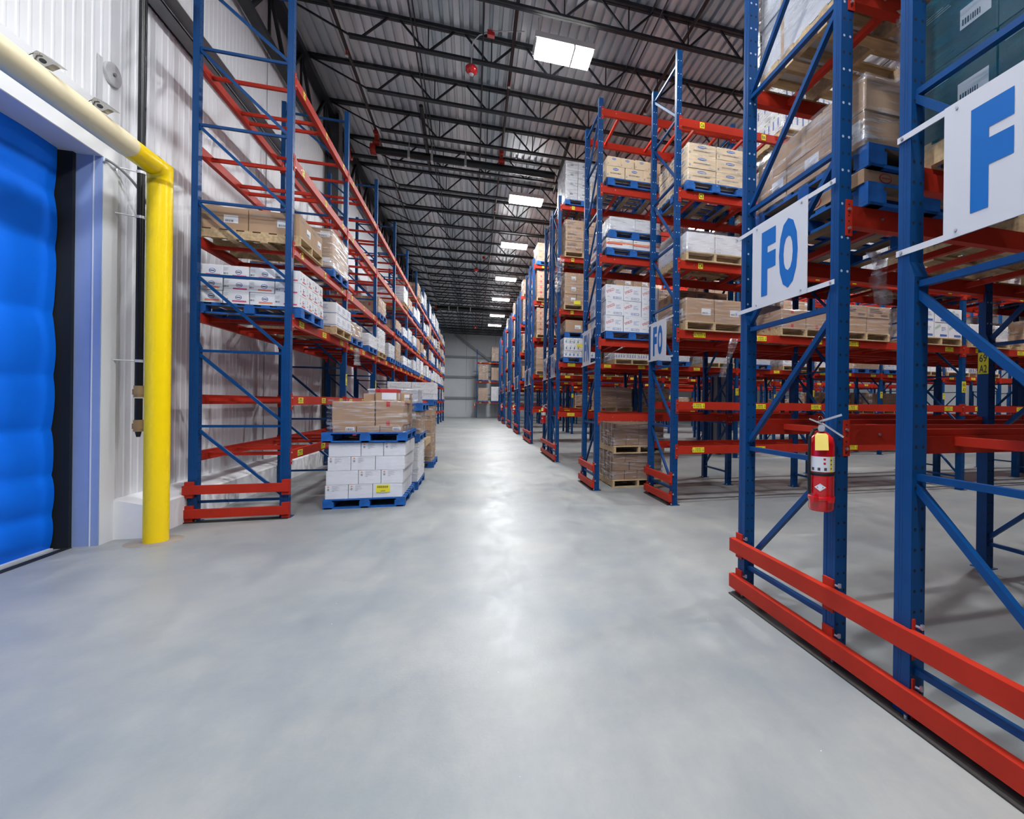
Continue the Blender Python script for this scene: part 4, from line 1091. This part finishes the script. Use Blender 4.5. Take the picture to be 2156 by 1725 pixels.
# vertical black drain pipe with brass fittings
px_,py_=XW+.20,6.61
r=empty('drain_pipe','black vertical fire pipe with brass caps on the wall behind the yellow post','pipe',(px_,py_,0))
b=MB(); b.cyl((0,0,1.62),(0,0,6.42),.036,'pipe_black',14); b.cyl((0,0,1.25),(0,0,1.55),.034,'pipe_black',14); b.build('pipe_run',r)
for z in (1.56,1.18):
    b=MB(); b.cyl((0,0,z),(0,0,z+.13),.042,'brass',12); b.cyl((0,0,z+.03),(0,0,z+.09),.052,'brass',6); b.build('brass_fitting',r)
b=MB(); b.cyl((0,0,1.12),(0,0,1.18),.018,'pipe_black',8,r2=.03); b.build('drain_tip',r)
for z in (1.95,3.55,4.05):
    b=MB(); b.cyl((0,0,z),(0,0,z+.03),.041,'light_steel',12); b.cyl((-.2,-.1,z+.015),(0,0,z+.015),.008,'light_steel',6); b.cyl((-.2,-.1,z+.015),(-.185,-.093,z+.015),.028,'light_steel',10); b.build('pipe_hanger',r)
# red grooved valve at its top
r2=empty('control_valve','red valve and couplings at the top of the black wall pipe','valve',(px_,py_,6.32))
b=MB(); b.cyl((0,0,0),(0,0,.16),.08,'pipe_red',14); b.cyl((0,0,.05),(.05,.1,.1),.075,'pipe_red',12); b.build('coupling',r2)
b=MB(); b.lathe((.18,.2,.22),[(.0,-.16),(.05,-.15),(.11,-.08),(.13,0),(.11,.08),(.05,.14),(0,.15)],'pipe_red',16); b.build('valve_body',r2)
b=MB(); b.cyl((.05,.1,.1),(.18,.2,.2),.06,'pipe_red',12); b.cyl((.18,.2,.1),(.18,.2,.0),.04,'pipe_red',10); b.cyl((.28,.24,.2),(.4,.28,.2),.012,'bolt',6); b.build('side_outlet',r2)
# flexible conduit
b=MB(); pts=[]
for i in range(13):
    t=i/12; pts.append((XW+.03+.13*math.sin(t*1.6),6.36+.58*t,4.07-.05*t-.42*t*t))
b.tube(pts,.013,'girt_grey',8); tag(b.build('flexible_conduit'),'thin grey conduit curving from the door jamb towards the black pipe','conduit')
b=MB()
for yy in (6.345,6.5):
    b.cyl((XW+.025,yy,4.03),(XW+.045,yy,4.03),.014,'bolt',8)
tag(b.build('conduit_clip'),'small metal screws at the top of the door jamb','screw')

# ------------------------------------------------------------------ fire extinguishers
def extinguisher(loc,label):
    r=empty('fire_extinguisher',label,'fire extinguisher',loc,0,'red fire extinguishers on rack ends')
    Rr=.072
    b=MB(); b.lathe((0,0,0),[(0,0),(.066,0),(Rr,.012),(Rr,.40),(.062,.435),(.035,.462),(.022,.47),(.0,.47)],'ext_red',28); b.build('cylinder',r)
    def arc(mb,r0,a0,a1,z0,z1,m,n=10):
        vs=[(r0*math.cos(a0+(a1-a0)*i/n),r0*math.sin(a0+(a1-a0)*i/n),z) for z in (z0,z1) for i in range(n+1)]
        mb.add(vs,[(i,i+1,n+2+i,n+1+i) for i in range(n)],m,True)
    A0,A1=R(130),R(320)
    b=MB(); arc(b,Rr+.001,A0,A1,.235,.325,'white',20); arc(b,Rr+.0016,R(268),R(281),.235,.325,'yellow_tag',4)
    for i,z in enumerate((.25,.275,.30)): arc(b,Rr+.002,R(271),R(277),z,z+.009,'ink',2)
    for i in range(3):
        a=R(185+i*28); arc(b,Rr+.0018,a,a+R(12),.243,.26,'ink',3)
    for z in (.285,.31): arc(b,Rr+.0018,R(238),R(248),z-.006,z+.006,'ext_red',3)
    for i in range(7): arc(b,Rr+.0018,R(288),R(322),.245+i*.011,.248+i*.011,'ink_grey',5)
    b.build('instruction_label',r)
    b=MB(); c=R(225); w=R(26)
    def P(a,z): return ((Rr+.0015)*math.cos(a),(Rr+.0015)*math.sin(a),z)
    b.add([P(c-w,.145),P(c-w/2,.134),P(c,.122),P(c+w/2,.134),P(c+w,.145),P(c+w/2,.156),P(c,.168),P(c-w/2,.156)],[(0,1,7),(1,2,3,5,6,7),(3,4,5)],'white')
    b.add([P(c-w*.5,.141),P(c+w*.5,.141),P(c+w*.5,.148),P(c-w*.5,.148)],[(0,1,2,3)],'ink')
    for i,v in enumerate(b.v): b.v[i]=(v[0]*(1.004 if i<8 else 1.01),v[1]*(1.004 if i<8 else 1.01),v[2])
    b.build('maker_label',r)
    b=MB(); b.lathe((0,0,0),[(Rr+.002,.212),(Rr+.004,.215),(Rr+.004,.228),(Rr+.002,.231)],'rubber',24); b.build('strap',r)
    b=MB(); b.lathe((0,0,0),[(Rr+.001,.062),(Rr+.005,.064),(Rr+.005,.086),(Rr+.001,.088)],'ext_red',24); b.box(-.095,-.05,.06,-.06,-.02,.09,'ext_red'); b.box(-.02,-.1,.06,.01,-.06,.09,'ext_red'); b.build('bracket',r)
    b=MB(); b.cyl((0,0,.465),(0,0,.51),.02,'light_steel',12); b.cyl((-.03,-.03,.49),(-.01,-.01,.49),.02,'light_steel',12); b.build('valve_head',r)
    b=MB(); b.bar((-.055,.046,.545),(.0,0,.515),.022,.008,'light_steel'); b.bar((-.02,.016,.525),(.082,-.068,.572),.026,.012,'light_steel'); b.bar((.0,0,.52),(.090,-.075,.44),.026,.010,'light_steel'); b.build('handle',r)
    b=MB(); n=14; b.tube([(-.02+.016*math.cos(2*math.pi*i/n),-.01,.545+.018*math.sin(2*math.pi*i/n)) for i in range(n+1)],.0015,'chrome',6); b.build('pin_ring',r)
    b=MB(); b.tube([(-.02,0,.49),(-.06,0,.48),(-.085,0,.44),(-.09,0,.36),(-.088,.0,.2),(-.085,0,.1)],.009,'rubber',8); b.build('hose',r)
    b=MB(); b.add([(-.085,-.045,.362),(-.028,-.092,.366),(-.022,-.078,.452),(-.028,-.068,.462),(-.066,-.036,.462),(-.076,-.032,.452)],[(0,1,2,3,4,5)],'tag_yellow'); b.build('inspection_tag',r)
    return r
E0=extinguisher((2.01,2.40,.93),'red fire extinguisher with yellow tag on the nearest FO rack post')
def ext_copy(loc,label): c=copy_tree(E0); c.location=loc; c['label']=label
ext_copy((2.02,14.35,.95),'red fire extinguisher on the end of the third rack block down the aisle')
ext_copy((2.04,25.5,.95),'red fire extinguisher on the end of the fifth rack block down the aisle')
ext_copy((2.04,36.8,.95),'red fire extinguisher on the end of the seventh rack block down the aisle')
ext_copy((.12,49.9,1.0),'red fire extinguisher on the first post of the end wall rack')

# ------------------------------------------------------------------ world, camera
w=bpy.data.worlds.new('w'); SC.world=w; w.use_nodes=True
w.node_tree.nodes['Background'].inputs[0].default_value=(.80,.88,1,1); w.node_tree.nodes['Background'].inputs[1].default_value=.07
cam=bpy.data.cameras.new('camera'); co=bpy.data.objects.new('camera',cam); COL.objects.link(co)
cam.sensor_width=36; cam.sensor_fit='HORIZONTAL'; cam.lens=36*1006/2156; cam.shift_x=(1078-1294)/2156; cam.shift_y=(851-862.5)/2156
cam.clip_start=.05; cam.clip_end=200
th=math.atan(297/1006)
co.matrix_world=Matrix.Translation((0,0,1.55))@Matrix.Rotation(-th,4,'Z')@Matrix.Rotation(math.pi/2,4,'X')@Matrix.Rotation(.012,4,'Z')
SC.camera=co
SC.cycles.use_light_tree=False
MATS['lens'].cycles.emission_sampling='NONE'
SC.cycles.max_bounces=5; SC.cycles.diffuse_bounces=3; SC.cycles.glossy_bounces=2; SC.cycles.transmission_bounces=2; SC.cycles.transparent_max_bounces=10
SC.cycles.caustics_reflective=False; SC.cycles.caustics_refractive=False; SC.cycles.adaptive_threshold=.06
SC.view_settings.view_transform='Standard'; SC.view_settings.look='None'; SC.view_settings.exposure=-.12; SC.view_settings.gamma=1.0
